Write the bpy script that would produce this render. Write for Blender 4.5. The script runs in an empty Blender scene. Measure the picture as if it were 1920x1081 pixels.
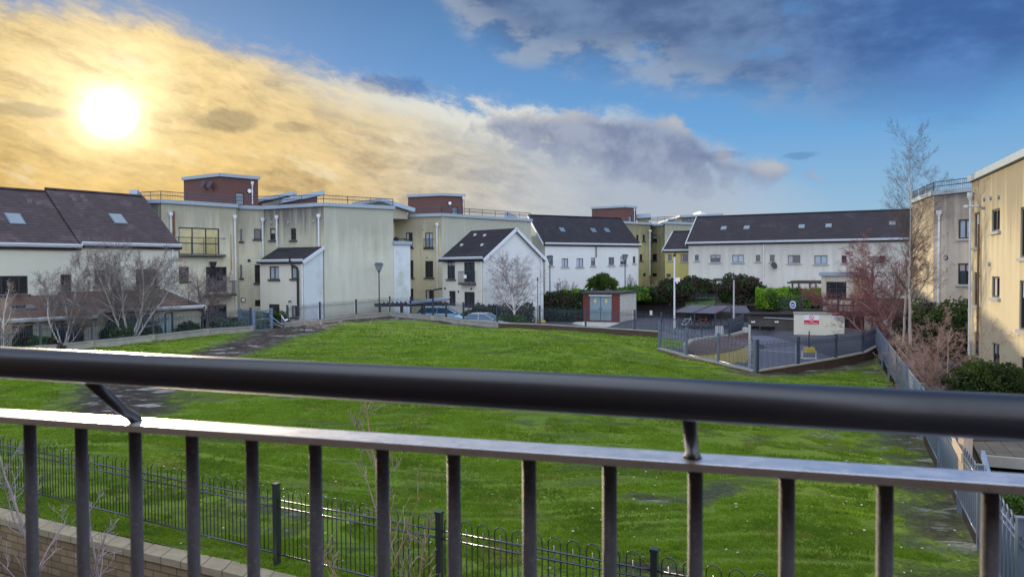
import bpy, math, random
from mathutils import Vector, Matrix, Euler, geometry, noise as mnoise
random.seed(7)
sc = bpy.context.scene
col = sc.collection

# ------------------------------------------------------------------ camera
F = 1400.0                                    # focal length in pixels of a 1920 wide frame
CAM = Vector((0.0, 0.0, 4.6))
RM = Euler((math.radians(90 - 1.41), 0, 0)).to_matrix() @ Matrix.Rotation(-0.005, 3, 'Z')
cd = bpy.data.cameras.new('camera'); cam = bpy.data.objects.new('camera', cd); col.objects.link(cam)
cam.matrix_world = Matrix.Translation(CAM) @ RM.to_4x4()
cd.sensor_width = 36; cd.lens = 36 * F / 1920; cd.clip_start = 0.05; cd.clip_end = 4000
cd.dof.use_dof = True; cd.dof.focus_distance = 32; cd.dof.aperture_fstop = 7.5
sc.camera = cam

def ray(px, py):
    return RM @ Vector(((px - 960) / F, -(py - 540.5) / F, -1))
def atY(px, py, Y):
    w = ray(px, py); return CAM + w * (Y / w.y)
def atZ(px, py, z):
    w = ray(px, py); return CAM + w * ((z - CAM.z) / w.z)
def XY(px, Y, py=500):
    p = atY(px, py, Y); return (p.x, p.y)

SUN_AZ, SUN_EL = math.radians(-28.1), math.radians(10.5)
SUNV = Vector((math.sin(SUN_AZ) * math.cos(SUN_EL), math.cos(SUN_AZ) * math.cos(SUN_EL), math.sin(SUN_EL)))

# ------------------------------------------------------------------ node helper
class N:
    def __init__(s, nt): s.nt = nt
    def new(s, t): return s.nt.nodes.new(t)
    def set(s, inp, v):
        if v is None: return
        if isinstance(v, bpy.types.NodeSocket): s.nt.links.new(v, inp)
        else:
            if hasattr(inp.default_value, '__len__'):
                v = tuple(v)
                if len(v) == 3 and len(inp.default_value) == 4: v = v + (1,)
            inp.default_value = v
    def m(s, op, a, b=None, c=None, clamp=False):
        n = s.new('ShaderNodeMath'); n.operation = op; n.use_clamp = clamp
        s.set(n.inputs[0], a); s.set(n.inputs[1], b)
        if c is not None: s.set(n.inputs[2], c)
        return n.outputs[0]
    def add(s, a, b): return s.m('ADD', a, b)
    def sub(s, a, b): return s.m('SUBTRACT', a, b)
    def mul(s, a, b): return s.m('MULTIPLY', a, b)
    def vm(s, op, a, b=None, out=0):
        n = s.new('ShaderNodeVectorMath'); n.operation = op
        s.set(n.inputs[0], a)
        if op == 'SCALE': s.set(n.inputs[3], b)
        else: s.set(n.inputs[1], b)
        return n.outputs[out]
    def xyz(s, x, y, z=0.0):
        n = s.new('ShaderNodeCombineXYZ')
        for i, v in enumerate((x, y, z)): s.set(n.inputs[i], v)
        return n.outputs[0]
    def sep(s, v):
        n = s.new('ShaderNodeSeparateXYZ'); s.set(n.inputs[0], v); return n.outputs
    def noise(s, vec, scale, detail=4, rough=.5, dist=0.0, color=False):
        n = s.new('ShaderNodeTexNoise'); s.set(n.inputs['Vector'], vec)
        n.inputs['Scale'].default_value = scale; n.inputs['Detail'].default_value = detail
        n.inputs['Roughness'].default_value = rough; n.inputs['Distortion'].default_value = dist
        return n.outputs['Color' if color else 'Fac']
    def voro(s, vec, scale, feature='F1', out='Distance'):
        n = s.new('ShaderNodeTexVoronoi'); n.feature = feature; s.set(n.inputs['Vector'], vec)
        n.inputs['Scale'].default_value = scale
        return n.outputs[out]
    def smooth(s, x, a, b, to0=0.0, to1=1.0):
        n = s.new('ShaderNodeMapRange'); n.interpolation_type = 'SMOOTHSTEP'
        s.set(n.inputs[0], x); n.inputs[1].default_value = a; n.inputs[2].default_value = b
        n.inputs[3].default_value = to0; n.inputs[4].default_value = to1
        return n.outputs[0]
    def mix(s, f, a, b, blend='MIX'):
        n = s.new('ShaderNodeMix'); n.data_type = 'RGBA'; n.blend_type = blend
        s.set(n.inputs[0], f); s.set(n.inputs[6], a); s.set(n.inputs[7], b)
        return n.outputs[2]
    def ramp(s, f, stops, interp='LINEAR'):
        n = s.new('ShaderNodeValToRGB'); s.set(n.inputs[0], f); cr = n.color_ramp; cr.interpolation = interp
        while len(cr.elements) < len(stops): cr.elements.new(0.5)
        for e, (p, c) in zip(cr.elements, stops):
            e.position = p; e.color = (tuple(c) + (1,))[:4] if hasattr(c, '__len__') else (c, c, c, 1)
        return n.outputs[0]
    def pos(s): return s.new('ShaderNodeNewGeometry').outputs['Position']
    def bump(s, h, strength=.3, dist=.02):
        n = s.new('ShaderNodeBump'); n.inputs['Strength'].default_value = strength
        n.inputs['Distance'].default_value = dist; s.set(n.inputs['Height'], h); return n.outputs[0]

# ------------------------------------------------------------------ world: sky texture + clouds by direction
def AE(px, py):
    w = ray(px, py).normalized()
    return math.degrees(math.atan2(w.x, w.y)), math.degrees(math.asin(w.z))
world = bpy.data.worlds.new('World'); sc.world = world; world.use_nodes = True
nt = world.node_tree; nt.nodes.clear(); g = N(nt)
sky = g.new('ShaderNodeTexSky'); sky.sky_type = 'NISHITA'; sky.sun_disc = False
sky.sun_elevation = SUN_EL; sky.sun_rotation = SUN_AZ
sky.air_density = 1.0; sky.dust_density = 1.2; sky.ozone_density = 1.5
SKYK = 0.10
skyc = g.vm('SCALE', sky.outputs[0], SKYK)
D = g.vm('NORMALIZE', g.new('ShaderNodeTexCoord').outputs['Generated'])
dx, dy, dz = g.sep(D)
A = g.mul(g.m('ARCTAN2', dx, dy), 57.29578)
E = g.mul(g.m('ARCSINE', dz), 57.29578)
sund = g.mul(g.m('ARCCOSINE', g.m('MINIMUM', g.vm('DOT_PRODUCT', D, tuple(SUNV), out=1), 1.0)), 57.29578)
An = g.m('DIVIDE', g.add(A, 40.0), 80.0, clamp=True)
def edge(pts):                                    # elevation of a cloud edge for each azimuth
    st = []
    for px, py in pts:
        a, e = AE(px, py); st.append((min(max((a + 40) / 80, 0), 1), max(e, 0) / 40))
    return g.mul(g.ramp(An, st, 'LINEAR'), 40.0)
sunr = g.add(sund, 0.0)
# base blue: graded by height, deeper to the right and up
En = g.m('DIVIDE', g.m('MAXIMUM', E, 0.0), 40.0, clamp=True)
blue = g.ramp(En, [(0, (.46, .56, .64)), (.09, (.31, .52, .72)), (.25, (.145, .38, .72)), (.38, (.10, .28, .60)), (.52, (.06, .19, .42)), (.62, (.045, .15, .34)), (1, (.04, .13, .32))])
blue = g.mix(.07, blue, skyc)
# warm bank
P = g.xyz(A, E)
rot = g.xyz(g.add(g.mul(A, .965), g.mul(E, -.26)), g.add(g.mul(A, .26), g.mul(E, .965)))   # axis along the streaks
st = g.vm('MULTIPLY', rot, (.36, 1.0, 1))
warp = g.vm('SCALE', g.vm('SUBTRACT', g.noise(P, .13, 5, .6, color=True), (.5, .5, .5)), 5.0)
Pw = g.vm('ADD', P, warp)
n_big = g.noise(Pw, .11, 7, .6)
n_fine = g.noise(Pw, .45, 8, .62)
n_str = g.noise(g.vm('ADD', st, g.vm('SCALE', warp, .42)), .42, 10, .68)
n_str2 = g.noise(g.vm('ADD', g.vm('ADD', st, (40, 7, 0)), g.vm('SCALE', warp, .3)), 1.2, 9, .68)
e1 = edge([(-200, -150), (0, -8), (130, 5), (250, 22), (340, 50), (450, 88), (560, 120), (650, 152), (820, 185), (950, 207), (1100, 214), (1240, 232), (1330, 275), (1400, 316), (1500, 332), (1600, 420), (1920, 470)])
d1 = g.add(g.sub(e1, E), g.add(g.mul(g.sub(n_str, .5), 5.0), g.mul(g.sub(n_fine, .5), 2.2)))
bank = g.smooth(d1, -1.2, 1.6)
wt = g.mul(g.smooth(A, AE(640, 300)[0], AE(1330, 300)[0]), 1.0)
warm = g.ramp(g.m('DIVIDE', sund, 50.0, clamp=True), [(0, (1.5, 1.25, .72)), (.05, (1.10, .88, .46)), (.13, (.93, .70, .33)), (.26, (.78, .60, .32)), (.42, (.68, .58, .40)), (.6, (.60, .56, .46)), (1, (.5, .5, .5))])
lowgold = g.mul(g.smooth(E, 14, 3), g.smooth(A, 2, -30))
warm = g.mix(g.mul(lowgold, .8), warm, (.70, .44, .12))
warm = g.mix(g.smooth(E, 13, 25), warm, g.mix(.7, warm, (.56, .52, .42)))
streak = g.add(g.mul(g.sub(n_str, .5), 2.6), g.mul(g.sub(n_str2, .5), 1.3))
warmv = g.vm('SCALE', warm, g.m('MAXIMUM', g.add(1.0, g.mul(streak, .46)), .42))
warmv = g.mix(g.smooth(n_str, .50, .36), warmv, g.vm('MULTIPLY', warmv, (.90, .88, .90)))
wisp = g.noise(g.vm('ADD', g.vm('MULTIPLY', rot, (.42, 1.5, 1)), g.vm('SCALE', warp, .5)), .34, 9, .66)
warmv = g.mix(g.mul(g.smooth(wisp, .50, .36), g.smooth(sund, 4, 12, .0, .62)), warmv, g.vm('MULTIPLY', warmv, (.66, .70, .86)))
warmv = g.mix(g.mul(g.smooth(wisp, .54, .70), .5), warmv, (1.0, .90, .66))
coolh = g.ramp(En, [(0, (.62, .60, .56)), (.1, (.50, .55, .62)), (.25, (.36, .47, .63))])
bankc = g.mix(wt, warmv, coolh)
bank = g.mul(bank, g.smooth(A, 24, 12, 0.15, 1.0))
c = g.mix(bank, blue, bankc)
# pale sunlit rim along the top of the bank, fading right
rim = g.mul(g.mul(g.smooth(d1, -.6, .5), g.smooth(d1, 3.6, .6)), g.smooth(A, -22, -5))
rim = g.mul(rim, g.smooth(A, 12, 0))
c = g.mix(g.mul(rim, .8), c, (.80, .80, .72))
# grey cumulus sheet between two edges
u2 = edge([(700, 420), (840, 300), (880, 228), (940, 210), (1100, 206), (1240, 216), (1300, 240), (1345, 280), (1420, 306), (1520, 312), (1640, 420)])
l2 = edge([(700, 330), (840, 250), (880, 264), (960, 290), (1080, 318), (1150, 350), (1250, 366), (1400, 356), (1520, 342), (1640, 420)])
d2 = g.m('MINIMUM', g.sub(u2, E), g.mul(g.sub(E, l2), .55))
nb2 = g.noise(g.vm('ADD', P, g.vm('SCALE', warp, .25)), .30, 7, .6)
d2 = g.add(d2, g.add(g.mul(g.sub(nb2, .5), 3.6), g.mul(g.sub(n_fine, .5), 1.8)))
m2 = g.smooth(d2, -.15, .95)
cum = g.mix(g.smooth(nb2, .36, .62), (.18, .22, .36), (.32, .37, .50))
c = g.mix(g.mul(m2, .85), c, cum)
hl = g.mul(g.smooth(g.sub(u2, E), 1.2, -.1), m2)
c = g.mix(g.mul(hl, .55), c, (.62, .60, .56))
# soft rain haze under the sheet
c = g.mix(g.mul(g.mul(g.smooth(A, 2, 9), g.smooth(A, 20, 12)), g.smooth(E, 10, 5, 0, .35)), c, (.33, .39, .50))
# dark cloud mass, upper right
l3 = edge([(700, -200), (835, 10), (880, 70), (985, 118), (1130, 140), (1300, 165), (1390, 190), (1500, 192), (1700, 186), (1920, 165), (2100, 150)])
P3 = g.vm('ADD', g.vm('MULTIPLY', P, (.62, 1.25, 1)), g.vm('SCALE', warp, .22))
n3 = g.noise(P3, .12, 6, .55); n3f = g.noise(P3, .40, 7, .6)
d3 = g.add(g.sub(E, l3), g.add(g.mul(g.sub(n3, .5), 8.0), g.mul(g.sub(n3f, .5), 3.0)))
m3 = g.smooth(d3, -1.6, 3.0)
gap = g.smooth(g.noise(g.vm('ADD', P3, (13, 5, 2)), .22, 6, .6), .56, .66)
m3 = g.mul(m3, g.sub(1.0, g.mul(gap, .6)))
dark = g.mix(g.smooth(g.add(n3, g.mul(g.sub(n3f, .5), .6)), .36, .68), (.085, .14, .28), (.17, .26, .43))
dark = g.mix(g.smooth(A, 14, 30), dark, g.vm('MULTIPLY', dark, (.62, .90, 1.22)))
c = g.mix(g.mul(m3, g.smooth(A, 40, 80, .93, .7)), c, dark)
lit3 = g.mul(g.smooth(d3, 3.6, 1.2), g.smooth(d3, -1.6, .8))
lit3 = g.mul(lit3, g.mul(g.smooth(A, 30, 8), g.smooth(n3f, .38, .58)))
c = g.mix(g.mul(lit3, .45), c, (.46, .50, .55))
# small dark cloudlets inside the warm bank
def cloudlet(c, px, py, wx, wy, s):
    a, e = AE(px, py)
    q = g.vm('MULTIPLY', g.vm('SUBTRACT', P, (a, e, 0)), (1 / wx, 1 / wy, 0))
    q = g.vm('ADD', q, g.vm('SCALE', warp, .22))
    dd = g.add(g.vm('LENGTH', q, out=1), g.mul(g.sub(n_fine, .5), 1.6))
    return g.mix(g.mul(g.smooth(dd, 1.15, .55), s), c, g.vm('MULTIPLY', c, (.50, .53, .66)))
for q in ((440, 228, 2.6, .8, .75), (550, 240, 1.6, .4, .45), (40, 205, 2.8, .5, .65), (735, 160, 3.4, .8, .6), (820, 312, 2.2, .9, .45), (1500, 292, 1.5, .3, .5), (1355, 290, 1.6, .35, .4), (290, 313, 1.9, .3, .3), (900, 330, 2.5, .6, .3)):
    c = cloudlet(c, *q)
# sun glare
sunr = g.add(sund, g.add(g.mul(g.sub(n_fine, .5), .9), g.mul(g.sub(n_big, .5), .8)))
gl = g.add(g.add(g.mul(g.m('POWER', g.smooth(sund, 11.0, 0), 3.0), .22), g.mul(g.smooth(sunr, 3.2, 1.2), .5)), g.mul(g.m('POWER', g.smooth(sunr, 1.95, .9), 2.2), 22.0))
c = g.vm('ADD', c, g.vm('SCALE', g.xyz(1.0, .86, .55), gl))
# unseen sky behind and above the viewer, brightened to fill the shaded walls
back = g.mix(g.smooth(n_big, .3, .6), (.48, .72, 1.18), (1.06, 1.12, 1.22))
bk = g.m('MAXIMUM', g.smooth(dy, .35, -.25), g.smooth(E, 42, 62))
BACKK = 1.7
c = g.mix(bk, c, g.vm('SCALE', back, BACKK))
c = g.mix(g.smooth(E, 0, -3), c, (.16, .17, .15))
bg = g.new('ShaderNodeBackground'); g.set(bg.inputs[0], c); bg.inputs[1].default_value = 1.0
wo = g.new('ShaderNodeOutputWorld'); nt.links.new(bg.outputs[0], wo.inputs[0])

sl = bpy.data.lights.new('sun', 'SUN'); sl.energy = 3.8; sl.angle = math.radians(.6); sl.color = (1, .85, .60)
so = bpy.data.objects.new('sun', sl); col.objects.link(so); so.rotation_euler = SUNV.to_track_quat('Z', 'Y').to_euler()
sc.view_settings.view_transform = 'Standard'; sc.view_settings.look = 'None'
sc.view_settings.exposure = 0.0; sc.view_settings.gamma = 1.0
sc.cycles.max_bounces = 6; sc.cycles.transparent_max_bounces = 12

# ------------------------------------------------------------------ materials
def mat(name, rough=.7, spec=.3):
    m = bpy.data.materials.new(name); m.use_nodes = True
    q = N(m.node_tree); b = m.node_tree.nodes['Principled BSDF']
    b.inputs['Roughness'].default_value = rough; b.inputs['Specular IOR Level'].default_value = spec
    q.b = b; q.mat = m
    return q
def plain(name, c, rough=.6, var=.12, scale=3.0, spec=.3, metal=0.0, bump=0.0):
    q = mat(name, rough, spec); p = q.pos()
    n = q.noise(p, scale, 5, .6)
    q.set(q.b.inputs['Base Color'], q.mix(n, tuple(x * (1 - var) for x in c), tuple(x * (1 + var) for x in c)))
    q.b.inputs['Metallic'].default_value = metal
    if bump: q.set(q.b.inputs['Normal'], q.bump(q.noise(p, scale * 8, 6, .7), bump, .02))
    return q.mat
def render_wall(name, c, top=None, dirt=(.13, .12, .10), amt=.55, streak=.5, green=0.0, low=None):
    """painted render with rain streaks, grime under the parapet and algae"""
    q = mat(name, .88, .15); p = q.pos(); x, y, z = q.sep(p)
    u = q.add(q.mul(x, .8), q.mul(y, .6)); v = q.add(q.mul(x, -.6), q.mul(y, .8))
    fine = q.noise(p, 2.2, 6, .65); big = q.noise(p, .35, 5, .6)
    b = q.mix(big, tuple(k * .82 for k in c), tuple(min(k * 1.10, .95) for k in c))
    b = q.mix(q.mul(fine, .35), b, tuple(k * .72 for k in c))
    stv = q.noise(q.xyz(q.mul(u, 1.6), q.mul(v, 1.6), q.mul(z, .14)), 1.4, 6, .65)
    sm = q.smooth(stv, .48, .75)
    if top is not None:
        grad = q.smooth(z, top - 4.6, top + .2)
        m = q.mul(q.m('ADD', q.mul(grad, 1.15), q.mul(q.sub(stv, .5), 2.2), clamp=True), q.smooth(q.add(big, q.mul(grad, .25)), .28, .62))
        m = q.m('MULTIPLY', m, amt, clamp=True)
        b = q.mix(m, b, dirt)
    b = q.mix(q.mul(sm, streak * .45), b, tuple(k * .5 + d * .5 for k, d in zip(c, dirt)))
    if green:
        gm = q.mul(q.smooth(q.noise(p, .5, 5, .65), .5, .72), green)
        b = q.mix(gm, b, (.27, .28, .09))
    if low is not None:
        lm = q.mul(q.smooth(q.add(z, q.mul(q.sub(fine, .5), 1.2)), low + 1.1, low), .5)
        b = q.mix(lm, b, (.16, .16, .11))
    q.set(q.b.inputs['Base Color'], b)
    q.set(q.b.inputs['Normal'], q.bump(q.noise(p, 14, 5, .7), .25, .02))
    return q.mat
def tiles(name, c, gauge=.19):
    q = mat(name, .75, .25); p = q.pos(); x, y, z = q.sep(p)
    fr = q.m('FRACT', q.m('DIVIDE', z, gauge))
    u = q.add(q.mul(x, .75), q.mul(y, .66))
    row = q.m('FLOOR', q.m('DIVIDE', z, gauge))
    cell = q.noise(q.xyz(q.m('FLOOR', q.mul(q.add(u, q.mul(row, .17)), 3.2)), row, 0), 3.7, 1)
    b = q.mix(cell, tuple(k * .62 for k in c), tuple(k * 1.45 for k in c))
    b = q.mix(q.smooth(q.noise(p, .7, 6, .7), .52, .72), b, tuple(k*1.9 for k in c))
    b = q.mix(q.smooth(fr, .20, .0), b, tuple(k * .3 for k in c))
    q.set(q.b.inputs['Base Color'], b)
    q.set(q.b.inputs['Normal'], q.bump(fr, .9, .05))
    return q.mat
def brick(name, c1, c2, mortar, d=(1, 0), bw=.215, bh=.075, msz=.012, grime=.3):
    q = mat(name, .9, .1); p = q.pos(); x, y, z = q.sep(p)
    u = q.add(q.mul(x, d[0]), q.mul(y, d[1])); w = q.add(q.mul(x, -d[1]), q.mul(y, d[0]))
    n = q.new('ShaderNodeTexBrick'); q.set(n.inputs['Vector'], q.xyz(q.add(u, q.mul(w, .5)), z))
    n.inputs['Color1'].default_value = c1 + (1,); n.inputs['Color2'].default_value = c2 + (1,); n.inputs['Mortar'].default_value = mortar + (1,)
    n.inputs['Scale'].default_value = 1; n.inputs['Brick Width'].default_value = bw; n.inputs['Row Height'].default_value = bh
    n.inputs['Mortar Size'].default_value = msz; n.inputs['Bias'].default_value = -.1
    b = q.mix(q.mul(q.noise(p, 5, 6, .7), grime * 2), n.outputs[0], tuple(k * .45 for k in c1))
    q.set(q.b.inputs['Base Color'], b)
    q.set(q.b.inputs['Normal'], q.bump(q.sub(q.mul(q.noise(p, 30, 4), .4), n.outputs['Fac']), .6, .015))
    return q.mat
def glass(name, c, rough=.06, var=.6):
    q = mat(name, rough, .8); p = q.pos()
    n = q.noise(p, 1.1, 3)
    q.set(q.b.inputs['Base Color'], q.mix(n, tuple(k * (1 - var) for k in c), tuple(k * (1 + var) for k in c)))
    q.set(q.b.inputs['Normal'], q.bump(q.noise(p, 1.5, 2), .12, .02))
    return q.mat
def leafmat(name, c1, c2, trans=.35):
    q = mat(name, .6, .25); p = q.pos()
    q.set(q.b.inputs['Base Color'], q.mix(q.noise(p, 2.5, 5, .7), c1, c2))
    t = q.new('ShaderNodeBsdfTranslucent'); q.set(t.inputs[0], q.mix(q.noise(p, 2.5, 5, .7), tuple(k * 1.3 for k in c1), tuple(k * 1.3 for k in c2)))
    ms = q.new('ShaderNodeMixShader'); ms.inputs[0].default_value = trans
    q.nt.links.new(q.b.outputs[0], ms.inputs[1]); q.nt.links.new(t.outputs[0], ms.inputs[2])
    q.nt.links.new(ms.outputs[0], q.nt.nodes['Material Output'].inputs[0])
    return q.mat

M = {}
M['cream'] = render_wall('cream_render', (.67, .63, .49), top=9.6, amt=.5, streak=.25, green=.25)
M['cream_wing'] = render_wall('grimy_render', (.52, .50, .38), top=10.4, dirt=(.12, .11, .11), amt=.95, streak=.5)
M['panelwall'] = render_wall('weathered_cream_render', (.60, .60, .50), top=9.2, amt=.38, streak=.22, green=.2, low=.5)
M['terrace'] = render_wall('yellowed_white_render', (.66, .65, .54), streak=.2, low=2.4, amt=.3)
M['white'] = render_wall('white_render', (.72, .74, .74), streak=.18, low=0)
M['whitecream'] = render_wall('off_white_render', (.72, .68, .58), streak=.25, low=0)
M['paleblue'] = render_wall('pale_side_render', (.66, .72, .76), streak=.3, green=.45)
M['yellow'] = render_wall('yellow_render', (.66, .60, .42), top=9.8, amt=.6, green=.3)
M['farwhite'] = render_wall('far_white_render', (.70, .68, .62), top=7.6, amt=.3, streak=.25)
M['yellowfar'] = render_wall('far_yellow_render', (.58, .53, .28), top=10.6, amt=.75, streak=.7, green=.4)
M['palegreen'] = render_wall('far_pale_render', (.56, .56, .42), top=10.6, amt=.5, streak=.4)
M['rightnear'] = render_wall('cream_render_sun_tone', (.68, .57, .38), top=9.0, dirt=(.20, .17, .13), amt=.75, streak=.35)  # copy for sunlit faces, warm sun put into the colour
M['rightmid'] = render_wall('cream_render_shade_tone', (.60, .52, .42), top=9.6, dirt=(.14, .12, .12), amt=.8, streak=.4)  # duller copy for shaded faces, shade put into the colour
M['tower'] = render_wall('red_brown_render', (.17, .085, .075), top=12.9, dirt=(.10, .06, .055), amt=.5, streak=.6)
M['coping'] = plain('grey_blue_coping', (.30, .36, .42), .45, .15)
M['fascia'] = plain('pale_fascia', (.62, .66, .72), .5, .1)
M['shedroof'] = plain('grey_metal_roof', (.27, .31, .36), .4, .1)
M['tile_red'] = tiles('brown_roof_tiles', (.058, .043, .048))
M['tile'] = tiles('slate_roof_tiles', (.020, .018, .024))
M['tile_far'] = tiles('dark_roof_tiles', (.027, .022, .028))
M['flat'] = plain('flat_roof_felt', (.12, .12, .12), .9)
M['frame'] = plain('dark_window_frame', (.045, .045, .055), .5)
M['framelt'] = plain('grey_window_frame', (.12, .15, .2), .5)
M['sill'] = plain('dark_sill', (.06, .055, .055), .8)
M['blind'] = plain('pale_window_blind', (.42, .38, .38), .8, .15, 2)
M['sillpale'] = plain('concrete_sill', (.38, .38, .38), .85)
M['glass'] = glass('dark_glass', (.018, .02, .026))
M['glass_cur'] = glass('curtained_glass', (.34, .40, .46), .15, .25)
M['glass_gold'] = glass('glass_with_yellow_curtain', (.42, .36, .16), .10, .5)
M['glass_sky'] = glass('pale_glass', (.08, .14, .18), .12, .3)
M['pipewhite'] = plain('white_pipe', (.68, .70, .74), .4)
M['pipeblack'] = plain('black_pipe', (.025, .025, .03), .4)
M['pipebrown'] = plain('brown_pipe', (.20, .10, .05), .5)
M['rust'] = plain('rust_stain', (.38, .22, .06), .9, .5, 8)
M['metal'] = plain('grey_fence_paint', (.040, .052, .080), .42, .2, 6, spec=.5)
M['metalright'] = plain('sky_lit_fence_paint', (.13, .16, .22), .35, .25, 9, spec=.8)  # lighter copy of the fence paint; sun and sky sheen in the colour
M['metalnear'] = plain('grey_green_fence_paint', (.020, .027, .032), .36, .25, 9, spec=.6)
for k_ in ('metalnear', 'metalright'):
    b_ = M[k_].node_tree.nodes['Principled BSDF']; b_.inputs['Coat Weight'].default_value = .45; b_.inputs['Coat Roughness'].default_value = .18; b_.inputs['Coat IOR'].default_value = 1.8
M['concrete'] = plain('weathered_concrete', (.30, .285, .25), .9, .35, 2.2, bump=.4)
M['concdark'] = plain('dark_mottled_concrete', (.085, .080, .072), .9, .5, 1.2, bump=.4)  # dark concrete with uneven tone
M['wallbrown'] = brick('brown_brick', (.13, .075, .055), (.09, .055, .045), (.10, .09, .08), (.917, -.4))
M['wood'] = plain('weathered_wood', (.11, .095, .085), .85, .4, 6, bump=.3)
M['yellowpaint'] = plain('yellow_paint', (.70, .50, .06), .5, .2)
M['signwhite'] = plain('sign_white', (.78, .78, .80), .4, .04)
M['signred'] = plain('sign_red', (.62, .02, .05), .4, .05)
M['signblue'] = plain('sign_blue', (.03, .09, .38), .4, .05)
M['bark'] = plain('pale_birch_bark', (.60, .56, .54), .85, .45, 5, bump=.5)
M['barkdark'] = plain('dark_bark', (.10, .075, .065), .9, .4, 7)
M['twig'] = plain('grey_brown_twigs', (.21, .17, .165), .8, .3, 3)
M['twigred'] = plain('reddish_twigs', (.22, .085, .085), .8, .35, 3)
M['twigpale'] = plain('pale_twigs', (.36, .27, .22), .8, .35, 4)
# ------------------------------------------------------------------ mesh helpers
class MB:
    def __init__(s): s.v = []; s.f = []
    def face(s, pts):
        i = len(s.v); s.v += [tuple(p) for p in pts]; s.f.append(tuple(range(i, i + len(pts))))
    def box8(s, b, t):                       # b,t: 4 bottom and 4 top points, counter-clockwise
        i = len(s.v); s.v += [tuple(p) for p in list(b) + list(t)]
        s.f += [(i+3, i+2, i+1, i), (i+4, i+5, i+6, i+7)] + [(i+k, i+(k+1) % 4, i+4+(k+1) % 4, i+4+k) for k in range(4)]
    def box(s, x0, x1, y0, y1, z0, z1):
        s.box8([(x0, y0, z0), (x1, y0, z0), (x1, y1, z0), (x0, y1, z0)], [(x0, y0, z1), (x1, y0, z1), (x1, y1, z1), (x0, y1, z1)])
    def obox(s, o, d, u0, u1, w0, w1, z0, z1):   # box along direction d from o; w is to the left of d
        n = (-d[1], d[0]); P = lambda u, w, z: (o[0] + d[0]*u + n[0]*w, o[1] + d[1]*u + n[1]*w, z)
        s.box8([P(u0, w0, z0), P(u1, w0, z0), P(u1, w1, z0), P(u0, w1, z0)], [P(u0, w0, z1), P(u1, w0, z1), P(u1, w1, z1), P(u0, w1, z1)])
    def beam(s, a, b, w, h):                 # rectangular bar from a to b, w across (level), h high
        a = Vector(a); b = Vector(b); d = (b - a).normalized()
        side = d.cross(Vector((0, 0, 1)))
        side = side.normalized() if side.length > 1e-3 else Vector((1, 0, 0))
        up = side.cross(d).normalized(); q = [(-w/2, -h/2), (w/2, -h/2), (w/2, h/2), (-w/2, h/2)]
        A_ = [a + side*x + up*y for x, y in q]; B_ = [b + side*x + up*y for x, y in q]
        s.box8(A_, B_)
    def prism(s, poly, z0, z1):
        n = len(poly); i = len(s.v)
        s.v += [(x, y, z0) for x, y in poly] + [(x, y, z1) for x, y in poly]
        s.f += [tuple(i + k for k in range(n))[::-1], tuple(i + n + k for k in range(n))]
        s.f += [(i+k, i+(k+1) % n, i+n+(k+1) % n, i+n+k) for k in range(n)]
    def slab(s, p, th):                      # quad/tri thickened downward
        p = [Vector(q) for q in p]; n = (p[1]-p[0]).cross(p[2]-p[0]).normalized()
        if n.z < 0: n = -n
        i = len(s.v); k = len(p)
        s.v += [tuple(q - n*th) for q in p] + [tuple(q) for q in p]
        s.f += [tuple(i+j for j in range(k))[::-1], tuple(i+k+j for j in range(k))]
        s.f += [(i+j, i+(j+1) % k, i+k+(j+1) % k, i+k+j) for j in range(k)]
    def tube(s, pts, r, n=6, cap=True):
        pts = [Vector(p) for p in pts]
        if not hasattr(r, '__len__'): r = [r]*len(pts)
        prev = None; i0 = len(s.v)
        for k, p in enumerate(pts):
            d = (pts[min(k+1, len(pts)-1)] - pts[max(k-1, 0)])
            d = d.normalized() if d.length > 1e-9 else Vector((0, 0, 1))
            if prev is None:
                prev = d.cross(Vector((0, 0, 1)))
                if prev.length < 1e-3: prev = Vector((1, 0, 0))
            prev = (prev - d*prev.dot(d)); prev = prev.normalized() if prev.length > 1e-6 else d.orthogonal().normalized()
            q = d.cross(prev)
            for j in range(n):
                a = 2*math.pi*j/n; s.v.append(tuple(p + (prev*math.cos(a) + q*math.sin(a))*r[k]))
        for k in range(len(pts)-1):
            for j in range(n):
                a = i0+k*n+j; b = i0+k*n+(j+1) % n; s.f.append((a, b, b+n, a+n))
        if cap and n > 2:
            s.f.append(tuple(i0+j for j in range(n))[::-1]); s.f.append(tuple(i0+(len(pts)-1)*n+j for j in range(n)))
    def disc(s, c, nrm, r, th, n=16):
        nrm = Vector(nrm).normalized(); s.tube([Vector(c), Vector(c)+nrm*th], r, n)
    def build(s, name, m, parent=None, smooth=False, bevel=0, mats=None):
        me = bpy.data.meshes.new(name); off = Vector((0, 0, 0)); o_ = parent
        while o_ is not None: off += o_.location; o_ = o_.parent
        me.from_pydata([(x-off.x, y-off.y, z-off.z) for x, y, z in s.v], [], s.f); me.update()
        me.materials.append(m)
        o = bpy.data.objects.new(name, me); col.objects.link(o)
        if parent is not None: o.parent = parent
        if smooth:
            for p in me.polygons: p.use_smooth = True
        if bevel:
            b = o.modifiers.new('bevel', 'BEVEL'); b.width = bevel; b.segments = 2; b.limit_method = 'ANGLE'
        return o
def tag(o, label=None, cat=None, group=None, kind=None):
    if label: o['label'] = label
    if cat: o['category'] = cat
    if group: o['group'] = group
    if kind: o['kind'] = kind
    return o
def thing(name, label, cat, loc, group=None):
    o = bpy.data.objects.new(name, None); col.objects.link(o); o.location = loc; o.empty_display_size = .3
    return tag(o, label, cat, group)

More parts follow.
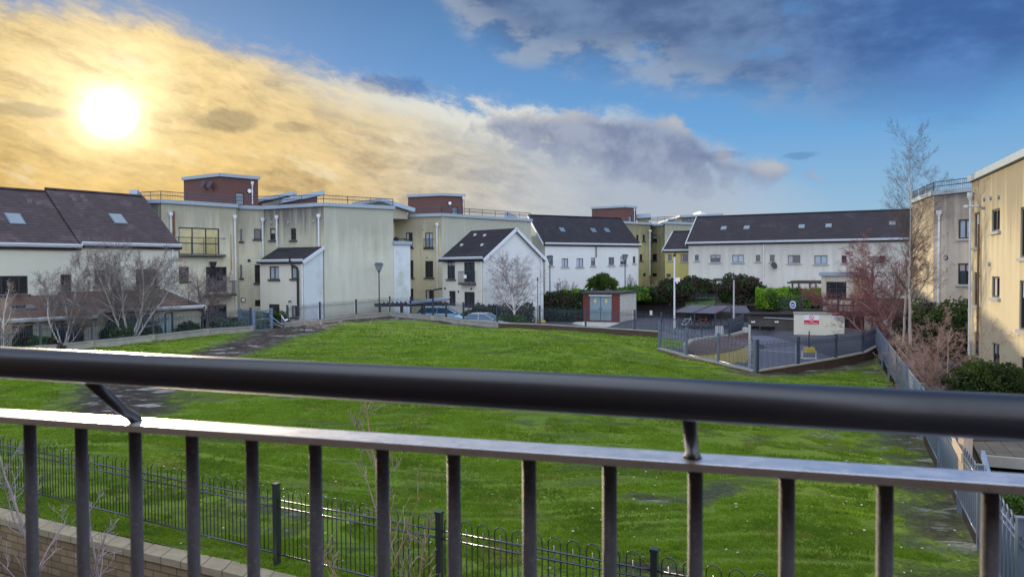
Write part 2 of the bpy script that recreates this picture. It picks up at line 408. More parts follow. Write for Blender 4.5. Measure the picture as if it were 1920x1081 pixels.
# ------------------------------------------------------------------ facades and buildings
wrnd = random.Random(5)
class Fac:
    def __init__(s, a, b):
        s.a = Vector(a[:2]); s.b = Vector(b[:2]); s.d = (s.b-s.a).normalized(); s.L = (s.b-s.a).length
        n = Vector((-s.d.y, s.d.x))
        if n.dot(Vector((0, 0)) - (s.a+s.b)/2) < 0: n = -n
        s.n = n                               # outward: towards the viewer's side
    def uz(s, px, py):
        w = ray(px, py); t = (s.a - CAM.xy).dot(s.n) / w.xy.dot(s.n); p = CAM + w*t
        return ((p.xy - s.a).dot(s.d), p.z)
    def P(s, u, z, o=0.0):
        p = s.a + s.d*u + s.n*o; return Vector((p.x, p.y, z))
    def rect(s, r):                           # pixel rectangle -> (u0,z0,u1,z1)
        u0, z1 = s.uz(r[0], (r[1])); u1, _ = s.uz(r[2], r[1]); _, z0 = s.uz((r[0]+r[2])/2, r[3]); _, z1 = s.uz((r[0]+r[2])/2, r[1])
        if u0 > u1: u0, u1 = u1, u0
        return (u0, z0, u1, z1)
def wall_sheet(mb, f, z0, z1, holes, th=.12):
    us = sorted({0.0, f.L} | {min(max(h[0], 0), f.L) for h in holes} | {min(max(h[2], 0), f.L) for h in holes})
    zs = sorted({z0, z1} | {h[1] for h in holes} | {h[3] for h in holes})
    for i in range(len(us)-1):
        for j in range(len(zs)-1):
            if us[i+1]-us[i] < 1e-4 or zs[j+1]-zs[j] < 1e-4: continue
            cu = (us[i]+us[i+1])/2; cz = (zs[j]+zs[j+1])/2
            if any(h[0] < cu < h[2] and h[1] < cz < h[3] for h in holes): continue
            mb.face([f.P(us[i], zs[j]), f.P(us[i+1], zs[j]), f.P(us[i+1], zs[j+1]), f.P(us[i], zs[j+1])])
    for h in holes:
        a, b, c_, d = (h[0], h[1]), (h[2], h[1]), (h[2], h[3]), (h[0], h[3])
        for p, q in ((a, b), (b, c_), (c_, d), (d, a)):
            mb.face([f.P(*p), f.P(*q), f.P(*q, -th), f.P(*p, -th)])
def window(parent, f, h, mull=1, trans=0, pane='glass', sill='sill', fr='frame', name='window', th=.12, door=False):
    u0, z0, u1, z1 = h; w = min(.07, (u1-u0)*.12)
    mb = MB(); o = f.a; d = f.d; 
    def bar(a0, b0, a1, b1, p0=-th, p1=-th+.07):
        mb.box8([f.P(a0, b0, p0), f.P(a1, b0, p0), f.P(a1, b0, p1), f.P(a0, b0, p1)], [f.P(a0, b1, p0), f.P(a1, b1, p0), f.P(a1, b1, p1), f.P(a0, b1, p1)])
    bar(u0, z0, u0+w, z1); bar(u1-w, z0, u1, z1); bar(u0+w, z0, u1-w, z0+w); bar(u0+w, z1-w, u1-w, z1)
    for k in range(1, mull+1):
        uc = u0+(u1-u0)*k/(mull+1); bar(uc-w*.55, z0+w, uc+w*.55, z1-w, p1=-th+.065)
    if trans: 
        zc = z0+(z1-z0)*trans; bar(u0+w, zc-w*.45, u1-w, zc+w*.45, p1=-th+.055)
    wn = mb.build(name, M[fr], parent)
    g_ = MB(); g_.face([f.P(u0+w*.5, z0+w*.5, -th+.025), f.P(u1-w*.5, z0+w*.5, -th+.025), f.P(u1-w*.5, z1-w*.5, -th+.025), f.P(u0+w*.5, z1-w*.5, -th+.025)])
    g_.build('pane', M[pane], wn)
    if pane == 'glass' and (u1-u0) > .55 and name == 'window' and wrnd.random() < .6:
        zb_ = z1-w-(z1-z0)*wrnd.uniform(.18, .55); k_ = MB(); ua, ub = u0+w, u1-w
        if wrnd.random() < .35: ub = u0+(u1-u0)*wrnd.uniform(.3, .5); zb_ = z0+w
        k_.face([f.P(ua, zb_, -th+.03), f.P(ub, zb_, -th+.03), f.P(ub, z1-w, -th+.03), f.P(ua, z1-w, -th+.03)]); k_.build('blind', M['blind'], wn)
    if sill:
        s_ = MB(); s_.box8([f.P(u0-.12, z0-.13, -.02), f.P(u1+.12, z0-.13, -.02), f.P(u1+.12, z0-.13, .10), f.P(u0-.12, z0-.13, .10)],
                           [f.P(u0-.12, z0-.005, -.02), f.P(u1+.12, z0-.005, -.02), f.P(u1+.12, z0-.02, .10), f.P(u0-.12, z0-.02, .10)])
        s_.build('sill', M[sill], wn)
    return wn
def pipe(parent, f, px, py0, py1, m='pipewhite', r=.06, hopper=True, off=.10):
    u, z1 = f.uz(px, py0); _, z0 = f.uz(px, py1)
    mb = MB(); mb.tube([f.P(u, z0, off), f.P(u, z1, off)], r, 8)
    if hopper: mb.tube([f.P(u, z1-.05, off), f.P(u, z1+.15, off), f.P(u, z1+.35, off)], [r, r*2.6, r*2.8], 8)
    k = z0+1
    while k < z1-.5:
        mb.tube([f.P(u, k, off), f.P(u, k+.08, off)], r*1.35, 8); k += 1.8
    return mb.build('downpipe', M[m], parent)
def coping(parent, pts, z, th=.28, w=.34, m='coping'):
    mb = MB()
    for a, b in zip(pts, pts[1:]):
        d = (Vector(b)-Vector(a)).normalized(); a2 = Vector(a)-d*.08; b2 = Vector(b)+d*.08
        mb.beam((a2.x, a2.y, z), (b2.x, b2.y, z), w, th); z += .0015
    return mb.build('coping', M[m], parent)
def railing(parent, pts, z, h=.95, step=1.3, name='railing', m='metal', inner=.12, r=.028):
    mb = MB()
    for a, b in zip(pts, pts[1:]):
        a = Vector((a[0], a[1], z)); b = Vector((b[0], b[1], z)); L = (b-a).length; n = max(2, int(L/step))
        for hh in (h, h*.55): mb.tube([a+Vector((0, 0, hh)), b+Vector((0, 0, hh))], r, 5)
        for k in range(n+1):
            p = a.lerp(b, k/n); mb.tube([p, p+Vector((0, 0, h))], r, 5)
        k = 0.0
        while k < L:
            p = a.lerp(b, k/L); mb.tube([p+Vector((0, 0, .1)), p+Vector((0, 0, h))], .009, 4, False); k += inner
    return mb.build(name, M[m], parent)
def block(name, label, cat, loops, ztop, zbot, back, wallm, wins, pipes=(), cop=True, faceM=None):
    """loops: visible footprint corners, left to right; back: extra corners closing the plan;
       wins: {edge: [(pixel rect, options)]}"""
    root = thing(name, label, cat, (loops[0][0], loops[0][1], zbot))
    fs = [Fac(a, b) for a, b in zip(loops, loops[1:])]
    mb = MB(); others = {}
    done = []
    for i, f in enumerate(fs):
        hs = []
        for r, o in wins.get(i, []):
            h = f.rect(r); h = (max(h[0], .05), max(h[1], zbot+.02), min(h[2], f.L-.05), min(h[3], ztop-.1)); hs.append(h); done.append((f, h, o))
        tgt = mb
        if faceM and i in faceM: tgt = others.setdefault((faceM[i], i), MB())
        wall_sheet(tgt, f, zbot, ztop, hs)
    pts = list(loops)+list(back)
    for i in range(len(loops)-1, len(pts)):
        a = pts[i]; b = pts[(i+1) % len(pts)]; mb.face([(a[0], a[1], zbot), (b[0], b[1], zbot), (b[0], b[1], ztop), (a[0], a[1], ztop)])
    mb.build('wall', M[wallm], root)
    for k, v in others.items(): v.build('wall', M[k[0]], root)
    if cop:
        rf = MB(); rf.face([(x, y, ztop-.25) for x, y in pts]); rf.build('roof', M['flat'], root)
        coping(root, list(loops)+[back[0]] if back else loops, ztop+.0)
        if back: coping(root, [back[-1], loops[0]], ztop)
    for f, h, o in done: window(root, f, h, **o)
    for i, a in pipes: pipe(root, fs[i], *a)
    root_f[name] = fs
    return root, fs
root_f = {}
def inn(a, b):                                # inward unit normal of facade a-b (away from the viewer)
    f = Fac(a, b); return -f.n
def add2(p, v, k): return (p[0]+v[0]*k, p[1]+v[1]*k)

def skylight(parent, P0, udir, sdir, nrm, u, s_, w, h, m='glass_sky'):
    """roof window standing 6 cm proud of the slope"""
    mb = MB(); o = P0+udir*u+sdir*s_
    q = [o, o+udir*w, o+udir*w+sdir*h, o+sdir*h]
    mb.box8([p-nrm*.02 for p in q], [p+nrm*.07 for p in q])
    k = mb.build('skylight', M['framelt'], parent)
    g_ = MB(); e = .07
    q = [o+udir*e+sdir*e, o+udir*(w-e)+sdir*e, o+udir*(w-e)+sdir*(h-e), o+udir*e+sdir*(h-e)]
    g_.face([p+nrm*.075 for p in q]); g_.build('pane', M[m], k)

class Slope:
    """front roof slope over eave line a-b (plan), going back by vector r to height zr"""
    def __init__(s, a, b, ze, r, zr, oh=.3, ohs=.15, th=.16):
        d = Vector(b)-Vector(a); s.L = d.length; d = d.normalized(); s.u = Vector((d.x, d.y, 0))
        rv = Vector((r[0], r[1], zr-ze)); s.len = rv.length; s.s = rv.normalized()
        s.n = s.u.cross(s.s).normalized()
        if s.n.z < 0: s.n = -s.n
        s.o = Vector((a[0], a[1], ze))+s.n*.02; s.oh = oh; s.ohs = ohs; s.th = th
    def P(s, u, v): return s.o+s.u*u+s.s*v
    def slab(s, mb, back=None, l0=None, l1=None):
        a = -s.ohs if l0 is None else l0; b = s.L+s.ohs if l1 is None else l1
        mb.slab([s.P(a, -s.oh), s.P(b, -s.oh), s.P(b, s.len), s.P(a, s.len)], s.th)
    def px(s, px, py):                        # pixel on the slope -> (u, v)
        w = ray(px, py); t = (s.o-CAM).dot(s.n)/w.dot(s.n); p = CAM+w*t-s.o
        # solve p = u*U + v*S (not orthogonal in general)
        uu = s.u.dot(s.u); us = s.u.dot(s.s); ss = s.s.dot(s.s); pu = p.dot(s.u); ps = p.dot(s.s)
        det = uu*ss-us*us; return ((pu*ss-ps*us)/det, (ps*uu-pu*us)/det)
def skylights(parent, sl, lst, w=.8, h=1.0, m='glass_sky'):
    for px, py in lst:
        u, v = sl.px(px, py); skylight(parent, sl.o, sl.u, sl.s, sl.n, u-w/2, v-h/2, w, h, m)
def gutter(parent, a, b, z, n, m='fascia', h=.2, off=.3, l=.15):
    a = Vector(a); b = Vector(b); d = (b-a).normalized(); n = Vector(n)
    p = a-d*l+n*off; q = b+d*l+n*off
    mb = MB(); mb.beam((p.x, p.y, z), (q.x, q.y, z), .05, h)
    p += n*.06; q += n*.06
    mb.beam((p.x, p.y, z+.05), (q.x, q.y, z+.05), .11, .1)
    return mb.build('gutter', M[m], parent)
def barge(parent, p, q, m='fascia', w=.06, h=.26):
    mb = MB(); mb.beam(p, q, w, h); return mb.build('barge_board', M[m], parent)
# ================================================================== BUILDINGS
def v3(p, z): return Vector((p[0], p[1], z))
M['tile_vent'] = plain('paler_vent_tile', (.11, .085, .10), .8)
# ---- 1 terrace at far left, two houses stepping up to the right
def terrace_left():
    d = (.6, .8); inw = (-.8, .6); J = (-26.0, 45.0)
    for nm, lab, t0, t1, ze, zr, wins, sky in (
        ('terraced_house', 'yellowed house with brown tiled roof at the far left frame edge', -9.5, 0.0, 6.20, 9.72,
            [((-14, 517, 52, 552), dict(mull=3)), ((113, 514, 134, 546), dict(mull=0))], [(28, 411)]),
        ('terraced_house', 'yellowed house with brown tiled roof joined to the flat-roofed block with big balcony windows', 0.004, 6.2, 6.36, 9.90,
            [((177, 506, 197, 536), dict(mull=0, trans=.7)), ((254, 504, 294, 537), dict(mull=1))], [(221, 411)])):
        a = (J[0]+d[0]*t0, J[1]+d[1]*t0); b = (J[0]+d[0]*t1, J[1]+d[1]*t1)
        root = thing(nm, lab, 'house', (a[0], a[1], -.15))
        f = Fac(a, b); mb = MB(); hs = [f.rect(r) for r, o in wins]
        hs = [(max(h[0], .05), h[1], min(h[2], f.L-.05), h[3]) for h in hs]
        wall_sheet(mb, f, -.15, ze, hs)
        a2 = add2(a, inw, 9.6); b2 = add2(b, inw, 9.6); mid = add2(a, inw, 4.8); mid2 = add2(b, inw, 4.8)
        for p, q, r_ in ((a, mid, a2), (b, mid2, b2)):
            mb.face([v3(p, -.15), v3(r_, -.15), v3(r_, ze-.22), v3(q, zr-.3), v3(p, ze-.22)])
        mb.face([v3(a2, -.15), v3(b2, -.15), v3(b2, ze), v3(a2, ze)])
        mb.build('wall', M['terrace'], root)
        for h, (r, o) in zip(hs, wins): window(root, f, h, **o)
        sl = Slope(a, b, ze, (inw[0]*4.8, inw[1]*4.8), zr); mb = MB(); sl.slab(mb, l0=0, l1=sl.L if t0 < -1 else sl.L+.15)
        bs = Slope(b2, a2, ze, (-inw[0]*4.8, -inw[1]*4.8), zr); bs.slab(mb, l0=0, l1=bs.L)
        rf = mb.build('roof', M['tile_red'], root)
        rd = MB(); rd.tube([sl.P(0, sl.len)+Vector((0, 0, .02)), sl.P(sl.L, sl.len)+Vector((0, 0, .02))], .11, 6); rd.build('ridge', M['tile_red'], rf)
        skylights(rf, sl, sky, .85, 1.15, 'glass_sky')
        gutter(root, a, b, ze-.02, (-inw[0], -inw[1]), l=0.0)
        for px_, py_ in (((51, 379), (68, 383)) if t0 < -1 else ((131, 369), (136, 376), (151, 370), (156, 378))):
            u_, v_ = sl.px(px_, py_); o_ = sl.P(u_, v_); k_ = MB(); k_.slab([o_, o_+sl.u*.3, o_+sl.u*.3+sl.s*.22+sl.n*.09, o_+sl.s*.22+sl.n*.09], .09); k_.build('roof_vent', M['tile_vent'], rf)
        if t0 > -1:
            pipe(root, f, 322, 462, 540, r=.055, hopper=False)
    # vents on the roofs
    # single storey lean-to with garages in front
    fo = (.8, -.6)
    for nm, lab, t0, t1, zt, ze, doors, sky in (
        ('lean_to_garage', 'low lean-to garage with mossy brown roof at the left frame edge', -9.5, -1.25, 3.25, 2.20,
            [((22, 610, 62, 646), dict(mull=2, pane='glass', sill=None, name='door')), ((96, 606, 158, 644), dict(mull=4, pane='glass', sill=None, name='door'))], [(40, 577), (108, 573)]),
        ('lean_to_garage', 'low lean-to garage with pale blue-green doors behind the biggest birch', -1.246, 5.0, 3.42, 2.48,
            [((243, 590, 282, 634), dict(mull=2, pane='glass_sky', sill=None, name='door')), ((297, 586, 325, 630), dict(mull=1, pane='glass_door', sill=None, name='door'))], [(225, 559), (287, 557)])):
        a = (J[0]+fo[0]*4.6+d[0]*t0, J[1]+fo[1]*4.6+d[1]*t0); b = (J[0]+fo[0]*4.6+d[0]*t1, J[1]+fo[1]*4.6+d[1]*t1)
        ha = (J[0]+d[0]*t0+fo[0]*.004, J[1]+d[1]*t0+fo[1]*.004); hb = (J[0]+d[0]*t1+fo[0]*.004, J[1]+d[1]*t1+fo[1]*.004)
        root = thing(nm, lab, 'garage', (a[0], a[1], -.15)); f = Fac(a, b); mb = MB()
        hs = [f.rect(r) for r, o in doors]; hs = [(max(h[0], .1), -.1, min(h[2], f.L-.1), min(h[3], ze-.12)) for h in hs]
        wall_sheet(mb, f, -.15, ze, hs)
        for p, q in ((a, ha), (b, hb)): mb.face([v3(p, -.15), v3(q, -.15), v3(q, zt), v3(p, ze)])
        mb.build('wall', M['terrace'], root)
        for h, (r, o) in zip(hs, doors): window(root, f, h, **o)
        sl = Slope(a, b, ze, (ha[0]-a[0], ha[1]-a[1]), zt); mb = MB(); sl.slab(mb, l0=0, l1=sl.L+.15 if t0 > -2 else sl.L)
        rf = mb.build('roof', M['tile_moss'], root); skylights(rf, sl, sky, 1.2, .8, 'glass_sky' if t0 > -2 else 'glass')
        gutter(root, a, b, ze-.03, fo, l=0.0)
        if t0 > -2: barge(root, sl.P(sl.L+.17, -sl.oh)-sl.n*.06, sl.P(sl.L+.17, sl.len)-sl.n*.06)
M['glass_door'] = plain('pale_green_door', (.30, .46, .48), .35, .15)
M['tile_moss'] = tiles('mossy_lean_to_tiles', (.095, .055, .045), .16)
terrace_left()

# ---- 2 flat-roofed block A
A0 = XY(266, 54.9); A1 = XY(304, 54.3); A2 = XY(444, 58.7); A2b = XY(448.5, 59.7); A3 = XY(496, 60.6); A4 = XY(608, 57.7); A5 = XY(738, 61.1)
rA, fA = block('apartment_block', 'cream three-storey block behind the white lean-to house, glazed balcony at its left', 'apartment block',
    [A0, A1, A2, A2b, A3, A4, A5], 9.72, -.15, [(-16.5, 75.0), (-36, 70)], 'cream',
    {1: [((335, 427, 411, 477), dict(mull=2, trans=.42, pane='glass_gold', sill=None)), ((331, 500, 354, 527), dict(mull=0)), ((386, 500, 425, 547), dict(mull=1, sill=None, name='balcony_door')), ((389, 571, 425, 602), dict(mull=1, sill=None, name='door'))],
     3: [((449.5, 429, 454, 452), dict(mull=0)), ((476, 429, 490, 448), dict(mull=0)), ((449.5, 496, 454, 521), dict(mull=0)), ((477.5, 496, 489, 530), dict(mull=0)), ((478, 562, 489, 574), dict(mull=0, sill=None))],
     4: [((506, 428, 516, 450), dict(mull=0)), ((545, 428, 555, 450), dict(mull=0))]},
    [(1, (319, 407, 470, 'pipewhite', .06)), (1, (325, 396, 462, 'pipebrown', .07, False)), (1, (439, 412, 596, 'pipewhite', .06)),
     (3, (492, 417, 482)), (4, (520.5, 412, 462)), (4, (599, 410, 462))],
    faceM={0: 'cream_wing', 4: 'cream_wing', 5: 'panelwall'})
def roof_rail(root, pts, z, off=.35):
    c = Vector((0, 0)); 
    q = []
    for p in pts:
        v = Vector(p); q.append((v.x*(1+off/v.length), v.y*(1+off/v.length)))
    return railing(root, q, z, .62, 1.6)
roof_rail(rA, [A0, A1, A2, A4, A5], 9.85)
f = fA[1]
def balcony(root, f, r, depth=.6, zt=None, solid=.12, h=1.05, bar=.11):
    u0, z0, u1, z1 = f.rect(r); mb = MB(); P = f.P
    mb.box8([P(u0, z0-solid, 0), P(u1, z0-solid, 0), P(u1, z0-solid, depth), P(u0, z0-solid, depth)], [P(u0, z0, 0), P(u1, z0, 0), P(u1, z0, depth), P(u0, z0, depth)])
    bl = mb.build('balcony', M['sill'], root); mb = MB()
    for zz in (z0+.06, z0+h): mb.tube([P(u0, zz, .02), P(u0, zz, depth-.03), P(u1, zz, depth-.03), P(u1, zz, .02)], .025, 5)
    k = u0
    while k <= u1+.01: mb.tube([P(min(k, u1), z0, depth-.03), P(min(k, u1), z0+h, depth-.03)], .011 if bar < .5 else .022, 4); k += bar
    if bar < .5:
        k = .12
        while k < depth-.1:
            for u in (u0, u1): mb.tube([P(u, z0, k), P(u, z0+h, k)], .011, 4)
            k += bar
    mb.build('railing', M['metal'], bl); return bl
balcony(rA, f, (331, 440, 419, 478), .35, bar=.95, h=1.3)
balcony(rA, f, (383, 522, 434, 552), .8)
def wall_lamp(root, f, px, py, r=.16, m='signwhite', name='wall_lamp'):
    u, z = f.uz(px, py); mb = MB(); n = Vector((f.n.x, f.n.y, 0))
    mb.disc(f.P(u, z, -.01), n, r*1.2, .06); o = mb.build(name, M['frame'], root); mb = MB(); mb.disc(f.P(u, z, .05), n, r*.85, .05); mb.build('lens', M[m], o)
wall_lamp(rA, fA[3], 456, 562, .17)
def vents(root, f, lst, r=.09, m='sillpale'):
    for px, py in lst:
        u, z = f.uz(px, py); mb = MB(); mb.disc(f.P(u, z, -.02), Vector((f.n.x, f.n.y, -.2)), r, .1, 10); mb.build('vent', M[m], root)
vents(rA, fA[4], [(509, 417), (541, 417), (588, 414)]); vents(rA, fA[3], [(467, 488)], .12, 'frame')
u, z = fA[1].uz(432.5, 440); mb = MB(); mb.face([fA[1].P(u-.06, z-3.2, .006), fA[1].P(u+.07, z-2.6, .006), fA[1].P(u+.03, z, .006), fA[1].P(u-.02, z+.1, .006)]); mb.build('rust_streak', M['rust'], rA)
# dormer-like black lamp above balcony door
u, z = fA[1].uz(398, 494); mb = MB(); mb.tube([fA[1].P(u, z-.25, .15), fA[1].P(u, z+.15, .15)], [.16, .30], 8); mb.build('wall_lantern', M['frame'], rA)

def tower(name, label, pL, pC, pR, ztop, zb, door, pipes_px=None, lamp=None, sats=()):
    root, fs = block(name, label, 'rooftop stair tower', [pL, pC, pR], ztop, zb, [(pR[0]+pL[0]-pC[0], pR[1]+pL[1]-pC[1])], 'tower',
        {1: [(door, dict(mull=0, pane='glass_sky', sill=None, name='door'))]}, [])
    f = fs[1]
    if pipes_px: pipe(root, f, pipes_px[0], pipes_px[1], pipes_px[2], r=.05)
    if lamp: wall_lamp(root, f, *lamp, r=.2)
    for px, py in sats:
        u, z = fs[0].uz(px, py); mb = MB(); P = fs[0].P
        mb.tube([P(u, z-.5, .02), P(u, z, .25), P(u, z+.35, .25)], .035, 5)
        n = Vector((fs[0].n.x, fs[0].n.y, .4)).normalized(); c = P(u, z, .35); mb.tube([c, c+n*.05, c+n*.1], [.1, .28, .33], 10)
        mb.build('satellite_dish', M['frame'], root)
    return root, fs
tower('stair_tower', 'large red-brown stair tower above the block with the glazed balcony', XY(347, 65.6), XY(415, 63), XY(486, 65.4), 12.72, 9.45, (441.5, 361, 458, 384), (472, 348, 383), (467, 358), [(388, 346), (401, 347)])
tower('stair_tower', 'red-brown stair tower behind the white house with the gable birch', XY(766, 80.5), XY(830, 79), XY(871.5, 80.2), 12.6, 9.5, (847.5, 387, 858.5, 403), (868, 375, 402), (843, 381))
tower('stair_tower', 'distant red-brown stair tower above the row with three slanted skylights', XY(1110, 106.5), XY(1171, 104), XY(1193, 105.5), 13.35, 10.4, (1179, 404.5, 1184.5, 417), (1188.5, 396, 416))

# ---- rooftop penthouses with mono-pitch roofs
def monoroof(name, label, low, high, deep, zl, zh, zb, th, wallm, oh=.5):
    """low,high: front corners in plan; deep: vector to the rear"""
    root = thing(name, label, 'rooftop penthouse', (low[0], low[1], zb))
    d = (Vector(high)-Vector(low)).normalized(); b = lambda p: (p[0]+deep[0], p[1]+deep[1])
    li = (low[0]+d.x*oh, low[1]+d.y*oh); hi = (high[0]-d.x*oh, high[1]-d.y*oh); dn = Vector(deep).normalized()
    li = (li[0]+dn.x*oh, li[1]+dn.y*oh); hi = (hi[0]+dn.x*oh, hi[1]+dn.y*oh)
    lb = (li[0]+deep[0]-dn.x*2*oh, li[1]+deep[1]-dn.y*2*oh); hb = (hi[0]+deep[0]-dn.x*2*oh, hi[1]+deep[1]-dn.y*2*oh)
    mb = MB(); mb.box8([v3(p, zb) for p in (li, hi, hb, lb)], [v3(li, zl-th+.02), v3(hi, zh-th-.05), v3(hb, zh-th-.05), v3(lb, zl-th+.02)])
    mb.build('wall', M[wallm], root)
    mb = MB(); mb.slab([v3(low, zl), v3(high, zh), v3(b(high), zh), v3(b(low), zl)], th); mb.build('roof', M['shedroof'], root)
    mb = MB(); mb.beam(v3(low, zl-th/2+.03), v3(high, zh-th/2+.03), .06, th*1.05); mb.build('fascia', M['fascia_blue'], root)
    return root
M['fascia_blue'] = plain('blue_grey_fascia', (.33, .42, .52), .5, .1)
monoroof('penthouse', 'roof penthouse with rising grey roof just right of the largest red tower', XY(531, 66), XY(609, 64), (-3.5, 5), 10.95, 11.45, 9.45, .36, 'tower')
monoroof('penthouse', 'roof penthouse with a low brown roof half hidden beside the largest red tower', XY(489, 72), XY(557, 71), (-3, 5), 11.6, 12.15, 9.45, .3, 'tower')
pk = XY(716, 68.5)
monoroof('penthouse', 'roof penthouse whose blue-edged roof slopes down to the right above the tall blank wall', XY(779, 70.5), pk, (-3.6, 4.4), 10.42, 11.25, 9.45, .34, 'cream')
# ---- 3 white lean-to house
def lean_house():
    c = (-15.52, 55.72); d = (-.893, .45); L = 4.42; e = (c[0]+d[0]*L, c[1]+d[1]*L); inv = (.45*1.0, .89)
    t = (c[0]+.95, c[1]+1.93); tl = (e[0]+.95, e[1]+1.93); ze, zt = 5.42, 6.46
    root = thing('lean_to_house', 'white two-storey lean-to with black drainpipe against the tall blank wall', 'house', (c[0], c[1], -.15))
    f = Fac(e, c); wins = [((505, 499, 523, 523), dict(mull=1, pane='glass_cur')), ((546, 500, 558.5, 522), dict(mull=0, pane='glass_cur')), ((504, 570, 524, 594), dict(mull=1)), ((547, 573, 558, 594), dict(mull=0))]
    mb = MB(); hs = [f.rect(r) for r, o in wins]; wall_sheet(mb, f, -.15, ze, hs); mb.build('wall', M['whitecream'], root)
    for h, (r, o) in zip(hs, wins): window(root, f, h, **o)
    mb = MB(); mb.face([v3(c, -.15), v3(t, -.15), v3(t, zt-.1), v3(c, ze)]); mb.build('wall', M['paleblue'], root); mb = MB(); mb.face([v3(e, -.15), v3(tl, -.15), v3(tl, zt-.1), v3(e, ze)])
    mb.build('wall', M['whitecream'], root)
    sl = Slope(e, c, ze, (t[0]-c[0], t[1]-c[1]), zt, .3, .12, .14); mb = MB(); sl.slab(mb); mb.build('roof', M['tile'], root)
    gutter(root, e, c, ze-.02, tuple(f.n), off=.27)
    barge(root, sl.P(sl.L+.14, -sl.oh)-sl.n*.08, sl.P(sl.L+.14, sl.len)-sl.n*.08)
    # black pipe with swan neck
    u, z1 = f.uz(550, 487); u2, _ = f.uz(560, 500); _, z0 = f.uz(560, 592); z1 = 5.75
    mb = MB(); P = f.P; mb.tube([P(u, z1, .36), P(u, z1-.5, .36), P(u+.15, z1-.75, .3), P(u2-.1, z1-.85, .15), P(u2, z1-1.1, .12), P(u2, z0, .12)], .085, 8)
    mb.build('soil_pipe', M['pipeblack'], root)
    pipe(root, f, 568, 491, 596, r=.045, hopper=False)
    mb = MB(); u, z = f.uz(546, 564); mb.tube([P(u, z, .02), P(u, z, .25), P(u+.12, z-.1, .35)], .05, 6); mb.build('wall_lamp', M['frame'], root)
lean_house()
# pale side volume right of the blank wall
block('side_wing', 'pale stained two-storey wing just right of the tall blank wall', 'building wing', [add2(A5, (1, 0), .02), XY(769.5, 62.1)], 6.88, -.15, [XY(768, 66), (A5[0], 66)], 'paleblue', {})

# ---- 4 block B
B0 = XY(740, 71.8); B1 = XY(829, 70); B2 = XY(996, 78.4)
rB, fB = block('apartment_block', 'yellowed three-storey block with tall paired windows behind the white gabled house', 'apartment block', [B0, B1, B2], 9.8, -.15, [(-2, 92), (-16, 84)], 'yellow',
    {0: [((761, 436, 773.5, 464), dict(mull=1)), ((797, 436, 811.5, 464), dict(mull=1, pane='glass_cur')), ((764, 488, 775, 520), dict(mull=0)), ((797, 489, 812, 520), dict(mull=1)), ((766, 541, 775, 566), dict(mull=0)), ((798, 543, 812, 570), dict(mull=1))]},
    [(0, (820, 425, 545))], faceM={1: 'panelwall'})
roof_rail(rB, [B0, B1, B2], 9.95)
balcony(rB, fB[0], (795, 452, 813, 465), .15, h=.85, solid=.06); balcony(rB, fB[0], (759, 452, 775, 465), .15, h=.85, solid=.06)
vents(rB, fB[0], [(793, 428), (801, 482)], .1)
# tv aerial arms by the junction
u, z = fB[0].uz(744, 449); mb = MB(); mb.tube([fB[0].P(u, z, .1), fB[0].P(u+1.2, z+.05, .5)], .035, 5); mb.tube([fB[0].P(u, z, .1), fB[0].P(u, z, .4)], [.28, .2], 8); mb.build('satellite_dish', M['frame'], rB)

